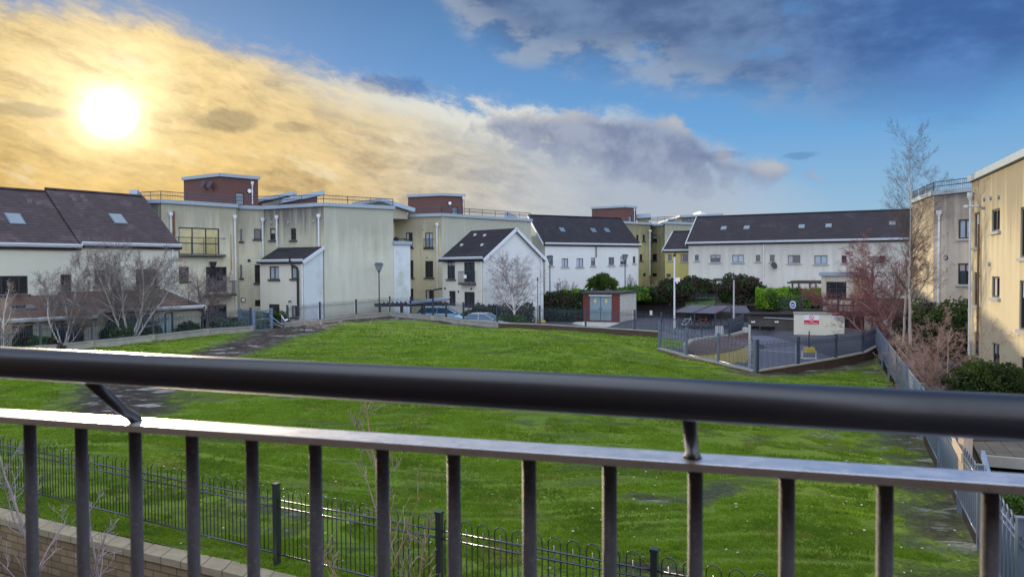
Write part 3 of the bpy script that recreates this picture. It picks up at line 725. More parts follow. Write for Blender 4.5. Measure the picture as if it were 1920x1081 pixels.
# ---- 5 gabled white house
def gable_house():
    n0 = (-2.33, 62.0); g_ = (.7, .714); W = 7.36; r = (-.714, .7); L = 5.3; ze = 5.66; zr = 8.2
    a = (n0[0]+g_[0]*W, n0[1]+g_[1]*W); ap = (n0[0]+g_[0]*W/2, n0[1]+g_[1]*W/2)
    n1 = (n0[0]+r[0]*L, n0[1]+r[1]*L); a1 = (a[0]+r[0]*L, a[1]+r[1]*L)
    root = thing('gabled_house', 'white gabled house with black juliet balcony, a bare birch before its blank gable', 'house', (n0[0], n0[1], -.15))
    f = Fac(n1, n0)
    wins = [((838.5, 490, 853, 523), dict(mull=1)), ((870, 491, 890, 529), dict(mull=1, sill=None, name='balcony_door')), ((842, 545, 854, 573), dict(mull=1, sill=None, name='door')), ((870.5, 547, 890, 577), dict(mull=1, sill=None, name='door'))]
    mb = MB(); hs = [f.rect(q) for q, o in wins]; wall_sheet(mb, f, -.15, ze, hs); mb.build('wall', M['whitecream'], root)
    for h, (q, o) in zip(hs, wins): window(root, f, h, **o)
    mb = MB(); mb.face([v3(n0, -.15), v3(a, -.15), v3(a, ze), v3(ap, zr-.05), v3(n0, ze)])
    mb.face([v3(n1, -.15), v3(a1, -.15), v3(a1, ze), v3((ap[0]+r[0]*L, ap[1]+r[1]*L), zr-.05), v3(n1, ze)])
    mb.face([v3(a, -.15), v3(a1, -.15), v3(a1, ze), v3(a, ze)]); mb.build('wall', M['white'], root)
    s1 = Slope(n1, n0, ze, (g_[0]*W/2, g_[1]*W/2), zr, .35, .22, .16); s2 = Slope(a, a1, ze, (-g_[0]*W/2, -g_[1]*W/2), zr, .35, .22, .16)
    mb = MB(); s1.slab(mb); s2.slab(mb); rf = mb.build('roof', M['tile'], root)
    barge(root, s1.P(s1.L+.25, -.35)-s1.n*.1, s1.P(s1.L+.25, s1.len)-s1.n*.1); barge(root, s2.P(-.25, -.35)-s2.n*.1, s2.P(-.25, s2.len)-s2.n*.1)
    gutter(root, n1, n0, ze-.02, tuple(f.n), off=.3)
    balcony(root, f, (866, 511, 892.5, 531), .45, h=1.0)
    pipe(root, f, 904, 486, 590, r=.045, hopper=False)
    fg = Fac(n0, a); pipe(root, fg, 1013, 481, 575, r=.045, hopper=False)
    u, z = f.uz(880, 517); mb = MB(); mb.box8([f.P(u-.15, z-.2, .5), f.P(u+.2, z-.2, .5), f.P(u+.2, z-.2, .52), f.P(u-.15, z-.2, .52)], [f.P(u-.15, z+.1, .5), f.P(u+.2, z+.1, .5), f.P(u+.2, z+.1, .52), f.P(u-.15, z+.1, .52)])
    mb.build('notice', M['signwhite'], root)
    vents(root, f, [(860, 546), (884, 541), (827+8, 540)], .08, 'frame')
    for px, py in ((887, 442), (905, 443), (862, 461), (900, 461)):
        u, v = s1.px(px, py); mb = MB(); o = s1.P(u, v); mb.slab([o, o+s1.u*.3, o+s1.u*.3+s1.s*.22+s1.n*.1, o+s1.s*.22+s1.n*.1], .1); mb.build('roof_vent', M['sillpale'], rf)
gable_house()

# ---- 6 pale-blue white terrace behind it
def row(name, label, a, b, r, ze, zr, zb, wallm, tile, wins, skyl, pipes_=(), skm='glass_sky', gm='fascia', sw=(.62, .85), depth2=True, sillm='sillpale', frm='framelt'):
    root = thing(name, label, 'house row', (a[0], a[1], zb)); f = Fac(a, b)
    mb = MB(); hs = []
    for q, o in wins: hs.append(f.rect(q))
    hs = [(max(h[0], .05), h[1], min(h[2], f.L-.05), h[3]) for h in hs]
    wall_sheet(mb, f, zb, ze, hs)
    r2 = (r[0]*2, r[1]*2)
    for p in (a, b): mb.face([v3(p, zb), v3((p[0]+r2[0], p[1]+r2[1]), zb), v3((p[0]+r2[0], p[1]+r2[1]), ze), v3((p[0]+r[0], p[1]+r[1]), zr-.08), v3(p, ze)])
    mb.build('wall', M[wallm], root)
    for h, (q, o) in zip(hs, wins):
        o = dict(fr=frm, sill=sillm) | o; window(root, f, h, **o)
    sl = Slope(a, b, ze, r, zr, .3, .25, .16); mb = MB(); sl.slab(mb)
    s2 = Slope((b[0]+r2[0], b[1]+r2[1]), (a[0]+r2[0], a[1]+r2[1]), ze, (-r[0], -r[1]), zr, .3, .25, .16); s2.slab(mb)
    rf = mb.build('roof', M[tile], root)
    rd = MB(); rd.tube([sl.P(-.2, sl.len)+Vector((0, 0, .02)), sl.P(sl.L+.2, sl.len)+Vector((0, 0, .02))], .11, 6); rd.build('ridge', M[tile], rf)
    skylights(rf, sl, skyl, sw[0], sw[1], skm)
    gutter(root, a, b, ze-.03, tuple(f.n), off=.28, m=gm)
    barge(root, sl.P(-.3, -.3)-sl.n*.08, sl.P(-.3, sl.len)-sl.n*.08, gm)
    for p in pipes_: pipe(root, f, *p)
    return root, f, sl
T0 = XY(1022, 80); T1 = XY(1197, 86)
row('terraced_row', 'bluish white row behind the palm, slate roof with three slanted skylights', T0, T1, (-1.5, 4.7), 7.46, 10.75, 1.2, 'white', 'tile',
    [((1030, 485, 1037, 498), dict(mull=0)), ((1053, 484, 1065.5, 500), dict(mull=1, pane='glass_cur')), ((1081, 484, 1093.5, 500), dict(mull=1, pane='glass_cur')), ((1108, 483, 1116, 498), dict(mull=0)),
     ((1141, 482, 1151.5, 497), dict(mull=1)), ((1163, 481, 1175, 496), dict(mull=1)), ((1186.5, 480.5, 1191.5, 493), dict(mull=0))],
    [(1054, 431), (1112.5, 432), (1138, 432)], [(1117, 461, 482, 'pipeblack', .05, False)])
# parapet upstands where terraces meet the blocks
def upstand(name_label, p, q, z0, z1, w=.5, h=.5):
    mb = MB(); mb.beam(v3(p, z0), v3(q, z1), w, h); return mb
# ---- 7 distant yellow block
D0 = XY(1140, 100); D1 = XY(1166.6, 95.5); D2 = XY(1219, 99.0); D2b = XY(1221.5, 102.5); D3 = XY(1245.5, 100.5); D4 = XY(1246.5, 96.8); D5 = XY(1298, 99.6)
rD, fD = block('apartment_block', 'distant yellow block with dark recessed stair between the two terraces', 'apartment block', [D0, D1, D2, D2b, D3, D4, D5], 10.62, 1.0, [(30, 116), (12, 116)], 'yellowfar',
    {1: [((1172, 440, 1183, 452), dict(mull=0)), ((1193, 440, 1197.5, 452), dict(mull=0)), ((1205, 440, 1209.5, 452), dict(mull=0)), ((1199.5, 476.5, 1204.5, 488.5), dict(mull=0)), ((1206, 512, 1211, 518), dict(mull=0, sill=None))],
     3: [((1223, 440, 1231.5, 452), dict(mull=0)), ((1223, 476, 1231.5, 488), dict(mull=0)), ((1222.7, 512, 1231.5, 518), dict(mull=0, sill=None))]},
    [(1, (1217.5, 436, 516, 'pipewhite', .09))], faceM={0: 'cream_wing', 5: 'palegreen', 4: 'cream_wing', 2: 'cream_wing'})
roof_rail(rD, [D2, D4, D5], 10.8)
M['yellowplain'] = render_wall('bright_yellow_render', (.58, .50, .20), streak=.3, low=2, green=.2)
ya = XY(1247, 88); yb = XY(1296, 87)
row('yellow_house', 'small yellow house with dark roof squeezed beside the long white row', ya, yb, (2.1, 4.2), 6.85, 9.2, 1.2, 'yellowplain', 'tile_far',
    [((1252.5, 476.5, 1259.5, 488), dict(mull=0)), ((1276.5, 476, 1290, 490), dict(mull=2)), ((1249.5, 513, 1258, 519), dict(mull=0, sill=None))], [])
monoroof('penthouse', 'small far penthouse with pale blue rising roof right of the distant tower', XY(1192, 106), XY(1219.5, 105), (1, 5), 12.35, 12.4, 10.4, .55, 'yellowfar', .3)
# glazed penthouse far behind
def glazed():
    a = XY(1277, 126); b = XY(1352, 122); a_ = XY(1254, 130)
    root, fs = block('glazed_penthouse', 'distant glazed penthouse with thin flat roof above the long row', 'rooftop penthouse', [a_, a, b], 13.2, 8.0, [(b[0]+2, 134), (a_[0], 138)], 'palegreen',
        {1: [((1281, 405, 1301, 417), dict(mull=2, pane='glass_sky', sill=None)), ((1304, 405, 1321, 417), dict(mull=2, pane='glass_sky', sill=None))]}, [], cop=False)
    mb = MB(); a2 = XY(1274, 125); b2 = XY(1356, 121)
    mb.prism([a2, b2, (b2[0]+2, 136), (a2[0], 136)], 13.25, 13.6); mb.build('roof', M['coping'], root)
    mb = MB(); p = XY(1253, 129); mb.prism([p, XY(1275, 127), (XY(1275, 127)[0], 138), (p[0], 138)], 13.0, 13.25); mb.build('roof', M['coping'], root)
    mb = MB(); p = XY(1313, 128); q = XY(1331, 127); mb.box8([v3(p, 13.55), v3(q, 13.55), v3((q[0], q[1]+5), 13.55), v3((p[0], p[1]+5), 13.55)], [v3(p, 14.5), v3(q, 13.7), v3((q[0], q[1]+5), 13.7), v3((p[0], p[1]+5), 14.5)])
    mb.build('plant_room', M['fascia'], root)
glazed()

# ---- 8 long row on the right
R0 = XY(1291, 82); dR = Vector((.9, -.436)).normalized(); R1 = (R0[0]+dR.x*25, R0[1]+dR.y*25)
rR, fR, sR = row('terraced_row', 'long white row with plain dark roof and scattered small skylights', R0, R1, (2.4, 5.0), 7.48, 10.62, 1.0, 'farwhite', 'tile_far',
    [((1303, 477.6, 1310, 488.3), dict(mull=0)), ((1332, 477.6, 1351, 491.5), dict(mull=1)), ((1373, 477.6, 1394.5, 491.5), dict(mull=1, pane='glass_cur')), ((1417, 477.6, 1425.5, 490), dict(mull=0)),
     ((1443.5, 477.6, 1452.5, 490.5), dict(mull=0)), ((1477.5, 478, 1500.5, 493), dict(mull=1)), ((1527, 478.5, 1551.5, 494.5), dict(mull=1, pane='glass_cur')), ((1578, 478.5, 1587.5, 493), dict(mull=0)), ((1637, 479, 1660, 494), dict(mull=1))],
    [(1357, 428), (1400, 427), (1503, 425), (1553.5, 423.5), (1673, 419)], [(1432, 458, 518, 'pipewhite', .05, False)])
u, z = fR.uz(1450.5, 498); mb = MB(); mb.tube([fR.P(u, z-.3, 0), fR.P(u, z, .3)], .03, 5); mb.tube([fR.P(u, z, .35), fR.P(u+.1, z+.05, .45)], [.12, .38], 12); mb.build('satellite_dish', M['frame'], rR)
# roof verge upstands (party walls)
def party(label, p, q, z0, z1, c='coping'):
    mb = MB(); mb.beam(v3(p, z0), v3(q, z1), .55, .6); mb.box8([v3((p[0]-.2, p[1]), z0-2), v3((p[0]+.2, p[1]), z0-2), v3((q[0]+.2, q[1]), z0-2), v3((q[0]-.2, q[1]), z0-2)], [v3((p[0]-.2, p[1]), z0), v3((p[0]+.2, p[1]), z0), v3((q[0]+.2, q[1]), z1), v3((q[0]-.2, q[1]), z1)])
    return tag(mb.build('party_wall', M[c]), label, 'party wall')
party('lilac grey roof-edge wall sloping down to the flat-roofed block at left', XY(252, 53.0), XY(276, 55.2), 10.15, 9.35)
party('rounded pale roof-edge wall at the end of the bluish white row', XY(1131, 91.5), XY(1148, 92.5), 10.7, 10.05)
party('grey roof-edge wall behind the ridge of the gabled house', XY(950, 83), XY(966, 84.2), 10.7, 10.3)

# ---- 9 mid right block
E0 = XY(1709.6, 53); E1 = XY(1750, 47); E2 = XY(1860, 43.5)
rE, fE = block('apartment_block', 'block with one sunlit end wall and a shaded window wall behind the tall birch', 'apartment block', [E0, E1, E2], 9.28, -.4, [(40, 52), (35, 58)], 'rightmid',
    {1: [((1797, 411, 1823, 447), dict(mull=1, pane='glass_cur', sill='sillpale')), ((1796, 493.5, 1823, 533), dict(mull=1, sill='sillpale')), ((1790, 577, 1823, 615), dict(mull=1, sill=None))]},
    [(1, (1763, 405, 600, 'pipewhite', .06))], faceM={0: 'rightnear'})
roof_rail(rE, [E0, E1, E2], 9.4, .5)
wall_lamp(rE, fE[1], 1774, 483, .12, 'sillpale')
# ---- 10 near right block
N0 = (20.9, 34.0); dN = Vector((-.34, -.94)).normalized(); N1 = (N0[0]+dN.x*19, N0[1]+dN.y*19)
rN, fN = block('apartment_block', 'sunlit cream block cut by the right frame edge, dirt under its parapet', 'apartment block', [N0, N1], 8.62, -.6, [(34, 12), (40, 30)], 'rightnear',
    {0: [((1827, 398, 1837, 463), dict(mull=0, trans=.35, sill='sillpale')), ((1860, 391.5, 1875, 433), dict(mull=1, sill='sillpale')), ((1826.5, 510, 1836, 573), dict(mull=0, sill='sillpale')), ((1860, 518, 1874.5, 557.5), dict(mull=1, sill='sillpale')),
         ((1827, 622, 1836, 668), dict(mull=0, sill=None)), ((1860.5, 643, 1874.5, 681), dict(mull=1, sill='sillpale')),
         ((1914, 384, 1952, 482), dict(mull=1, sill='sillpale')), ((1912, 526, 1952, 622), dict(mull=1, sill='sillpale')), ((1914, 675, 1956, 760), dict(mull=1, sill=None, name='door'))]},
    [(0, (1824.5, 375, 700, 'pipewhite', .05)), (0, (1840, 420, 640, 'pipebrown', .045, False))])
vents(rN, fN[0], [(1846, 373), (1858, 371), (1873, 369), (1856, 494)], .09)
u, z = fN[0].uz(1836, 386); mb = MB(); mb.tube([fN[0].P(u, z, 0), fN[0].P(u, z, .6)], .04, 6); mb.tube([fN[0].P(u, z-.02, .45), fN[0].P(u+.5, z-.03, .6)], .07, 6); mb.build('wall_lamp', M['pipewhite'], rN)
# ================================================================== GROUND, LAWN, WALLS, FENCES
# key plan points of the lawn edge (x, y, foot height)
def fp(px, Y, z): x, y = XY(px, Y, 560); return (x, y, z)
nearL, nearR = (-15.8, 17.2), (5.42, 7.25)
P7 = fp(1643, 39.6, .0); P6 = fp(1618, 37.5, -.05); P5 = fp(1568, 35.5, -.06); P4 = fp(1497, 33, .02); P3 = fp(1415.5, 31.5, .17); P2 = fp(1347, 33.5, .27); P1 = fp(1287, 35.5, .34); P0 = fp(1236.5, 37.5, .49)
# back fence, left to right: (x, y, foot, wall top, post top)
def bk(px, Y, yf, yw, yt):
    yh = 506 + (960-px)*.005; k = Y/1400; x, y = XY(px, Y, 600)
    return (x, y, 4.6-(yf-yh)*k, 4.6-(yw-yh)*k, 4.6-(yt-yh)*k)
BL = [bk(-330, 32, 715, 700, 655), bk(-190, 34, 690, 676, 634), bk(-30, 36, 671, 658, 619), bk(75, 37.6, 661, 648.5, 609), bk(172, 39.2, 652, 639, 601), bk(287, 41, 639.5, 628, 592), bk(388, 43.5, 628, 617, 583), bk(470, 46, 621, 612, 578)]
BR = [bk(539, 48, 612.5, 605, 573), bk(600, 50.5, 606, 600, 567), bk(668, 53, 597, 590, 562), bk(731, 55.5, 592, 585, 556), bk(770, 55, 595.5, 588.5, 557), bk(812, 54, 600, 592, 560), bk(869, 52.5, 608, 599, 567.5), bk(932, 51, 613.5, 604.5, 572),
      bk(1012, 49, 617, 607, 574), bk(1098, 47, 622, 612, 578), bk(1190, 45, 629, 617.5, 582), bk(1240, 44, 632, 621, 586)]
F2 = [bk(1240, 44, 632, 621, 586), bk(1314, 42, 646, 643, 603), bk(1367, 43.5, 636, 632, 599), bk(1393, 48, 622, 618, 588)]
anch = [(-15.8, 17.0, .40), (-7.6, 12.6, .37), (-4, 10.9, .35), (-.6, 9.15, .33), (2.6, 7.5, .31), (5.8, 5.9, .29), (-15, 19, .5), (-3, 12.5, .42), (3, 9.5, .36), (7.5, 12.6, .2), (10, 18, .12), (13, 25, .1), (16, 32, 0.0), (18.5, 37.5, -.15)]
anch += [p for p in (P6, P5, P4, P3, P2, P1, P0)] + [p[:3] for p in BL+BR+F2[1:]]
anch += [fp(700, 46, 1.05), fp(560, 43, .95), fp(850, 46, .98), fp(980, 43, .85), fp(1100, 40, .78), fp(1050, 20.5, .75), fp(900, 19.5, .68), fp(1180, 20, .62), (-9, 30, .45), (-14, 33, .6), (-20, 34, .55), (-3, 25, .6), (0, 15, .35), (4, 14, .35), (7, 21, .25), (10, 27, .15), (4, 30, .7), fp(1380, 27, .3), fp(1500, 27, .0), (-5, 38, .85), (2, 36, .85), (-26, 28, .4), (-6, 17, .5)]
def lawn_h(x, y):
    sw = sz = 0
    for ax, ay, az in anch:
        d2 = (x-ax)**2+(y-ay)**2+.35; w = 1/d2**1.6; sw += w; sz += w*az
    h = sz/sw
    n = mnoise.noise(Vector((x*.35, y*.35, 0)))*.05+mnoise.noise(Vector((x*1.1, y*1.1, 3)))*.022
    # shallow seed-drill ridges running across the slope
    s = math.sin((y*1.0+x*.18+mnoise.noise(Vector((x*.12, y*.12, 9)))*2.2)*3.4)*.016
    return h+n+s
def rowv(x, y):
    u = x-.2*y; v = y+.2*x+mnoise.noise(Vector((x*.10, y*.10, 9)))*2.5
    r = .55*mnoise.noise(Vector((u*.16, v*1.7, 0)))+.75*mnoise.noise(Vector((u*.35, v*4.4, 7)))+.35*mnoise.noise(Vector((x*.25, y*.25, 4)))
    return r
# mud tracks: (polyline, width, strength)
MUD = [([fp(505, 48, 0)[:2], fp(520, 44, 0)[:2], fp(470, 39, 0)[:2], fp(340, 33, 0)[:2], fp(240, 26, 0)[:2], fp(215, 22, 0)[:2]], 2.0, 1.05),
       ([p[:2] for p in BR[1:8]], 1.5, 1.0), ([p[:2] for p in BR[2:5]], 2.2, 1.2), ([fp(590, 49, 0)[:2], fp(560, 44, 0)[:2]], 1.3, 1.2),
       ([(-15, 17.8), (-3, 11.6), (4, 8.6)], .45, .5), ([(5.6, 8.8), (8.5, 14), (12, 22), (18, 36)], 1.2, .60), ([p[:2] for p in (P3, P4, P5, P6)], 1.5, .9), ([fp(1600, 34, 0)[:2], fp(1650, 33, 0)[:2]], 1.4, .8),
       ([fp(930, 19.3, 0)[:2], fp(1120, 19.5, 0)[:2], fp(1280, 20, 0)[:2]], .7, .55), ([fp(1200, 13.8, 0)[:2], fp(1290, 13.5, 0)[:2], fp(1350, 14.5, 0)[:2]], .45, .8), ([fp(1180, 10.6, 0)[:2], fp(1260, 10.4, 0)[:2]], .35, .9),
       ([fp(1380, 18, 0)[:2], fp(1540, 19, 0)[:2], fp(1620, 19, 0)[:2]], 2.0, .50), ([fp(430, 13.6, 0)[:2], fp(560, 12.8, 0)[:2], fp(620, 12.6, 0)[:2]], .45, .7), ([fp(700, 24, 0)[:2], fp(900, 24.5, 0)[:2]], .5, .5),
       ([fp(1000, 41, 0)[:2], fp(1180, 38, 0)[:2]], .35, .5), ([fp(820, 11.8, 0)[:2], fp(900, 11.5, 0)[:2]], .3, .6), ([fp(1690, 22, 0)[:2], fp(1740, 17, 0)[:2], fp(1790, 12, 0)[:2]], 1.1, .8), ([fp(300, 24, 0)[:2], fp(420, 23.5, 0)[:2], fp(560, 23.8, 0)[:2]], .5, .55)]
def mudv(x, y):
    m = 0
    for pl, w, s in MUD:
        for a, b in zip(pl, pl[1:]):
            dx, dy = b[0]-a[0], b[1]-a[1]; t = max(0, min(1, ((x-a[0])*dx+(y-a[1])*dy)/(dx*dx+dy*dy)))
            d = math.hypot(x-a[0]-t*dx, y-a[1]-t*dy); m = max(m, s*max(0, 1-(d/(w*1.6))**1.4))
    return m
pxs = [(1643, 611.6), (1654, 626), (1666.6, 642.5), (1682, 662), (1701.6, 688), (1729, 722), (1762, 772), (1800, 822), (1838, 878), (1913, 979)]
rposts = []
for px, py in pxs:
    Y = 3.08*1400/(py-(506+(960-px)*.005)); x, y = XY(px, Y, py); rposts.append((x, y, -.05 if Y > 25 else .05, .36, 1.52))
rposts.append((5.95, 6.55, .05, .3, 1.5))
cb_ = [(-15.6, 16.75), (-7.45, 12.42), (-4.0, 10.78), (-.6, 9.02), (2.6, 7.35), (5.9, 5.6)]
lawn_poly = cb_ + [p[:2] for p in rposts[::-1]] + [ P6[:2], P5[:2], P4[:2], P3[:2], P2[:2], P1[:2], P0[:2]] + [F2[1][:2], (BR[-1][0], BR[-1][1])] + [p[:2] for p in BR[::-1][1:]] + [p[:2] for p in BL[::-1]] + [(-42, 28)]
def inside(p, poly):
    x, y = p; r = False; n = len(poly)
    for i in range(n):
        x1, y1 = poly[i]; x2, y2 = poly[(i+1) % n]
        if (y1 > y) != (y2 > y) and x < (x2-x1)*(y-y1)/(y2-y1)+x1: r = not r
    return r
def sheet(name, poly, hf, m, step0=.3, stepk=.012, kind='structure', label=None, mud=False, cat=None):
    pts = []; n = len(poly)
    for i in range(n):
        a, b = poly[i], poly[(i+1) % n]; L = math.hypot(b[0]-a[0], b[1]-a[1]); st = step0+stepk*min(a[1], b[1]); k = max(1, int(L/st))
        pts += [(a[0]+(b[0]-a[0])*j/k, a[1]+(b[1]-a[1])*j/k) for j in range(k)]
    nb = len(pts); edges = [(i, (i+1) % nb) for i in range(nb)]
    y = min(p[1] for p in poly)+.1; ym = max(p[1] for p in poly); x0 = min(p[0] for p in poly); x1 = max(p[0] for p in poly)
    while y < ym:
        st = step0+stepk*max(y, 0); x = x0+random.random()*st
        while x < x1:
            q = (x+random.uniform(-.2, .2)*st, y+random.uniform(-.2, .2)*st)
            if inside(q, poly): pts.append(q)
            x += st
        y += st
    r = geometry.delaunay_2d_cdt([Vector(p) for p in pts], edges, [], 1, 1e-4)
    vs = [(p.x, p.y, hf(p.x, p.y)) for p in r[0]]
    me = bpy.data.meshes.new(name); me.from_pydata(vs, [], [tuple(f) for f in r[2]]); me.update(); me.materials.append(m)
    for p in me.polygons: p.use_smooth = True
    if me.polygons and me.polygons[0].normal.z < 0: me.flip_normals()
    if mud:
        ar = me.attributes.new('row', 'FLOAT', 'POINT')
        for i, v in enumerate(vs): ar.data[i].value = rowv(v[0], v[1])
        at = me.attributes.new('mud', 'FLOAT', 'POINT')
        for i, v in enumerate(vs): at.data[i].value = mudv(v[0], v[1])
    o = bpy.data.objects.new(name, me); col.objects.link(o); tag(o, label, cat, kind=kind); return o
# lawn material
q = mat('lawn_grass', .8, .15); p = q.pos(); x, y, z = q.sep(p)
at = q.new('ShaderNodeAttribute'); at.attribute_name = 'mud'; mudf = at.outputs['Fac']
big = q.noise(p, .22, 5, .6); mid = q.noise(p, 1.3, 6, .65); fine = q.noise(p, 9, 6, .7)
pst = q.xyz(q.mul(q.add(x, q.mul(y, -.18)), .35), q.add(y, q.mul(x, .18)), 0)
rows = q.noise(q.vm('ADD', pst, q.vm('SCALE', q.noise(p, .3, 3, color=True), 1.2)), 1.5, 5, .65)
gcol = q.mix(mid, (.085, .15, .013), (.16, .245, .022))
gcol = q.mix(q.mul(q.smooth(big, .42, .66), .7), gcol, (.19, .25, .025))
p2_ = q.xyz(q.mul(q.add(x, q.mul(y, -.18)), .13), q.add(y, q.mul(x, .18)), 0)
rows2 = q.noise(q.vm('ADD', p2_, q.vm('SCALE', q.noise(p, .22, 3, color=True), 1.6)), 1.0, 6, .65)
gcol = q.mix(q.mul(q.smooth(rows2, .53, .63), .72), gcol, (.034, .052, .016))
atr = q.new('ShaderNodeAttribute'); atr.attribute_name = 'row'
gcol = q.mix(q.mul(q.smooth(q.add(atr.outputs['Fac'], q.mul(q.sub(fine, .5), .8)), .10, .45), .6), gcol, (.050, .070, .020))
vf = q.noise(q.vm('MULTIPLY', p, (1, .6, 1)), 26, 5, .75)
gcol = q.mix(q.mul(q.smooth(vf, .48, .66), .6), gcol, (.035, .060, .012)); gcol = q.mix(q.mul(q.smooth(vf, .46, .34), .4), gcol, (.24, .30, .05))
mudm = q.smooth(q.add(mudf, q.add(q.mul(q.sub(mid, .5), 1.7), q.mul(q.sub(fine, .5), .9))), .40, .72)
mn = q.noise(q.vm('MULTIPLY', p, (.8, 1.4, 1)), 1.9, 8, .7)
mcol = q.mix(q.smooth(mn, .52, .72), (.042, .032, .028), (.22, .19, .165))
mcol = q.mix(q.mul(q.smooth(vf, .5, .68), .7), mcol, (.022, .018, .016)); mcol = q.mix(q.smooth(q.noise(q.vm('MULTIPLY', p, (.5, 1, 1)), 1.6, 5, .65), .55, .62), mcol, (.27, .26, .25)); mcol = q.mix(q.mul(q.smooth(mudf, 1.0, .5), q.smooth(fine, .42, .56)), mcol, (.075, .11, .02))  # pale puddle patches carry the sky's reflection in the colour
q.set(q.b.inputs['Base Color'], q.mix(mudm, gcol, mcol))
q.set(q.b.inputs['Roughness'], q.add(.85, q.mul(q.mul(mudm, q.smooth(q.noise(p, .9, 3), .5, .6)), -.62)))
q.set(q.b.inputs['Normal'], q.bump(q.add(q.add(q.mul(fine, .6), q.mul(vf, .35)), q.add(mid, q.mul(mudm, -.5))), .9, .09))
M['lawn'] = q.mat
lawn = sheet('lawn', lawn_poly, lawn_h, M['lawn'], .16, .011, mud=True)
# grass tufts standing on the lawn
q = mat('grass_blades', .6, .25); p = q.pos()
bn = q.mix(q.noise(p, 2.5, 5, .7), (.13, .225, .016), (.27, .385, .03)); bn = q.mix(q.smooth(q.noise(p, .45, 5, .65), .42, .62), bn, q.vm('MULTIPLY', bn, (.60, .68, .8))); bn = q.mix(q.smooth(q.noise(p, .9, 4, .65), .55, .68), bn, (.24, .26, .05))
q.set(q.b.inputs['Base Color'], bn); tr_ = q.new('ShaderNodeBsdfTranslucent'); q.set(tr_.inputs[0], q.vm('SCALE', bn, 1.35)); ms = q.new('ShaderNodeMixShader'); ms.inputs[0].default_value = .55
q.nt.links.new(q.b.outputs[0], ms.inputs[1]); q.nt.links.new(tr_.outputs[0], ms.inputs[2]); q.nt.links.new(ms.outputs[0], q.nt.nodes['Material Output'].inputs[0]); M['blades'] = q.mat
def tufts():
    v = []; f = []; rnd = random.Random(3)
    n = 0; tries = 0
    while n < 110000 and tries < 600000:
        tries += 1
        Y = 7+(rnd.random()**1.7)*42; X = (rnd.random()*2-1)*.74*Y-0*Y
        if Y > 26 and rnd.random() < (Y-26)/24: continue
        if not inside((X, Y), lawn_poly): continue
        if mudv(X, Y)+mnoise.noise(Vector((X*1.3, Y*1.3, 0)))*.5 > .42: continue
        rw_ = rowv(X, Y)
        if rw_+rnd.uniform(-.1, .1) > .20: continue
        z = lawn_h(X, Y); s = (.022+.028*rnd.random())*(1+.8*mnoise.noise(Vector((X*1.1, Y*1.1, 5)))); s *= 1+Y*.02; s *= 1+max(-.5, -rw_)*.5; n += 1
        for _ in range(3):
            a = rnd.random()*6.283; w = .006+.0007*Y; tx = rnd.uniform(-.6, .6)*s; ty = rnd.uniform(-.6, .6)*s
            cx = X+rnd.uniform(-.05, .05); cy = Y+rnd.uniform(-.05, .05); i = len(v)
            v += [(cx-math.cos(a)*w, cy-math.sin(a)*w, z-.01), (cx+math.cos(a)*w, cy+math.sin(a)*w, z-.01), (cx+tx, cy+ty, z+s*rnd.uniform(.7, 1.2))]; f.append((i, i+1, i+2))
    me = bpy.data.meshes.new('grass'); me.from_pydata(v, [], f); me.materials.append(M['blades'])
    o = bpy.data.objects.new('grass', me); col.objects.link(o); tag(o, 'short green grass blades growing over the sloping lawn', 'grass', kind='stuff')
tufts()
def litter():
    mb = MB(); rnd = random.Random(11); M['leaf'] = plain('fallen_leaf', (.40, .36, .28), .8, .5, 5); n = 0
    while n < 420:
        Y = 8+rnd.random()*22; X = rnd.uniform(-.7, .72)*Y
        if not inside((X, Y), lawn_poly): continue
        if rnd.random() > .25+.8*max(0, X/Y): continue
        z = lawn_h(X, Y)+.05; s = rnd.uniform(.012, .03); a = rnd.random()*6.28
        mb.face([(X+s*math.cos(a+k*1.57+rnd.uniform(-.3, .3)), Y+s*math.sin(a+k*1.57), z+rnd.uniform(0, .02)) for k in range(4)]); n += 1
    tag(mb.build('litter', M['leaf']), 'pale fallen leaves scattered over the near lawn', 'fallen leaves', kind='stuff')
litter()

# ---- general ground: asphalt sheet to the horizon, hollow beneath the lawn and the ramp
def sstep(x, a, b):
    t = max(0, min(1, (x-a)/(b-a))); return t*t*(3-2*t)
void_poly = [(9.0, 33.2), (10.4, 31.9), (12.6, 33.4), (13.2, 38.5), (11.5, 38.2), (9.8, 36.9)]
def ground_h(x, y):
    if y < 6 or x < -45 or x > 45 or y > 130: base = -.8 if y < 20 else -.15
    else: base = -.15
    if inside((x, y), big_lawn): return -1.0
    if y < 30 and x < 30: 
        base = -.8 if x < 6+(y-7)*.36 else -.75+.45*sstep(y, 12, 30)
    if x > 8.3 and 30 < y < 60 and x/y > .28 and x < 24:
        base = -.15-.6*sstep(x/y, .29, .325)*sstep(y, 70, 60)
        if x > 19.5+(y-39)*.05: base = -.3
    return base
cxy = (sum(p[0] for p in lawn_poly)/len(lawn_poly), sum(p[1] for p in lawn_poly)/len(lawn_poly))
big_lawn = lawn_poly
gv = []; gf = []; nx, ny, s_ = 150, 100, 1.0
xs = [-900, -200] + [-75+s_*i for i in range(nx+1)] + [200, 900]; ys = [-900, -60, -20] + [2+s_*i for i in range(ny+1)] + [160, 400, 1500]
for yy in ys:
    for xx in xs: gv.append((xx, yy, ground_h(xx, yy)))
W_ = len(xs)
for j in range(len(ys)-1):
    for i in range(W_-1): gf.append((j*W_+i, j*W_+i+1, (j+1)*W_+i+1, (j+1)*W_+i))
me = bpy.data.meshes.new('ground'); me.from_pydata(gv, [], gf)
q = mat('asphalt', .8, .35); p = q.pos(); n1 = q.noise(p, .5, 6, .6); n2 = q.noise(p, 22, 4, .7)
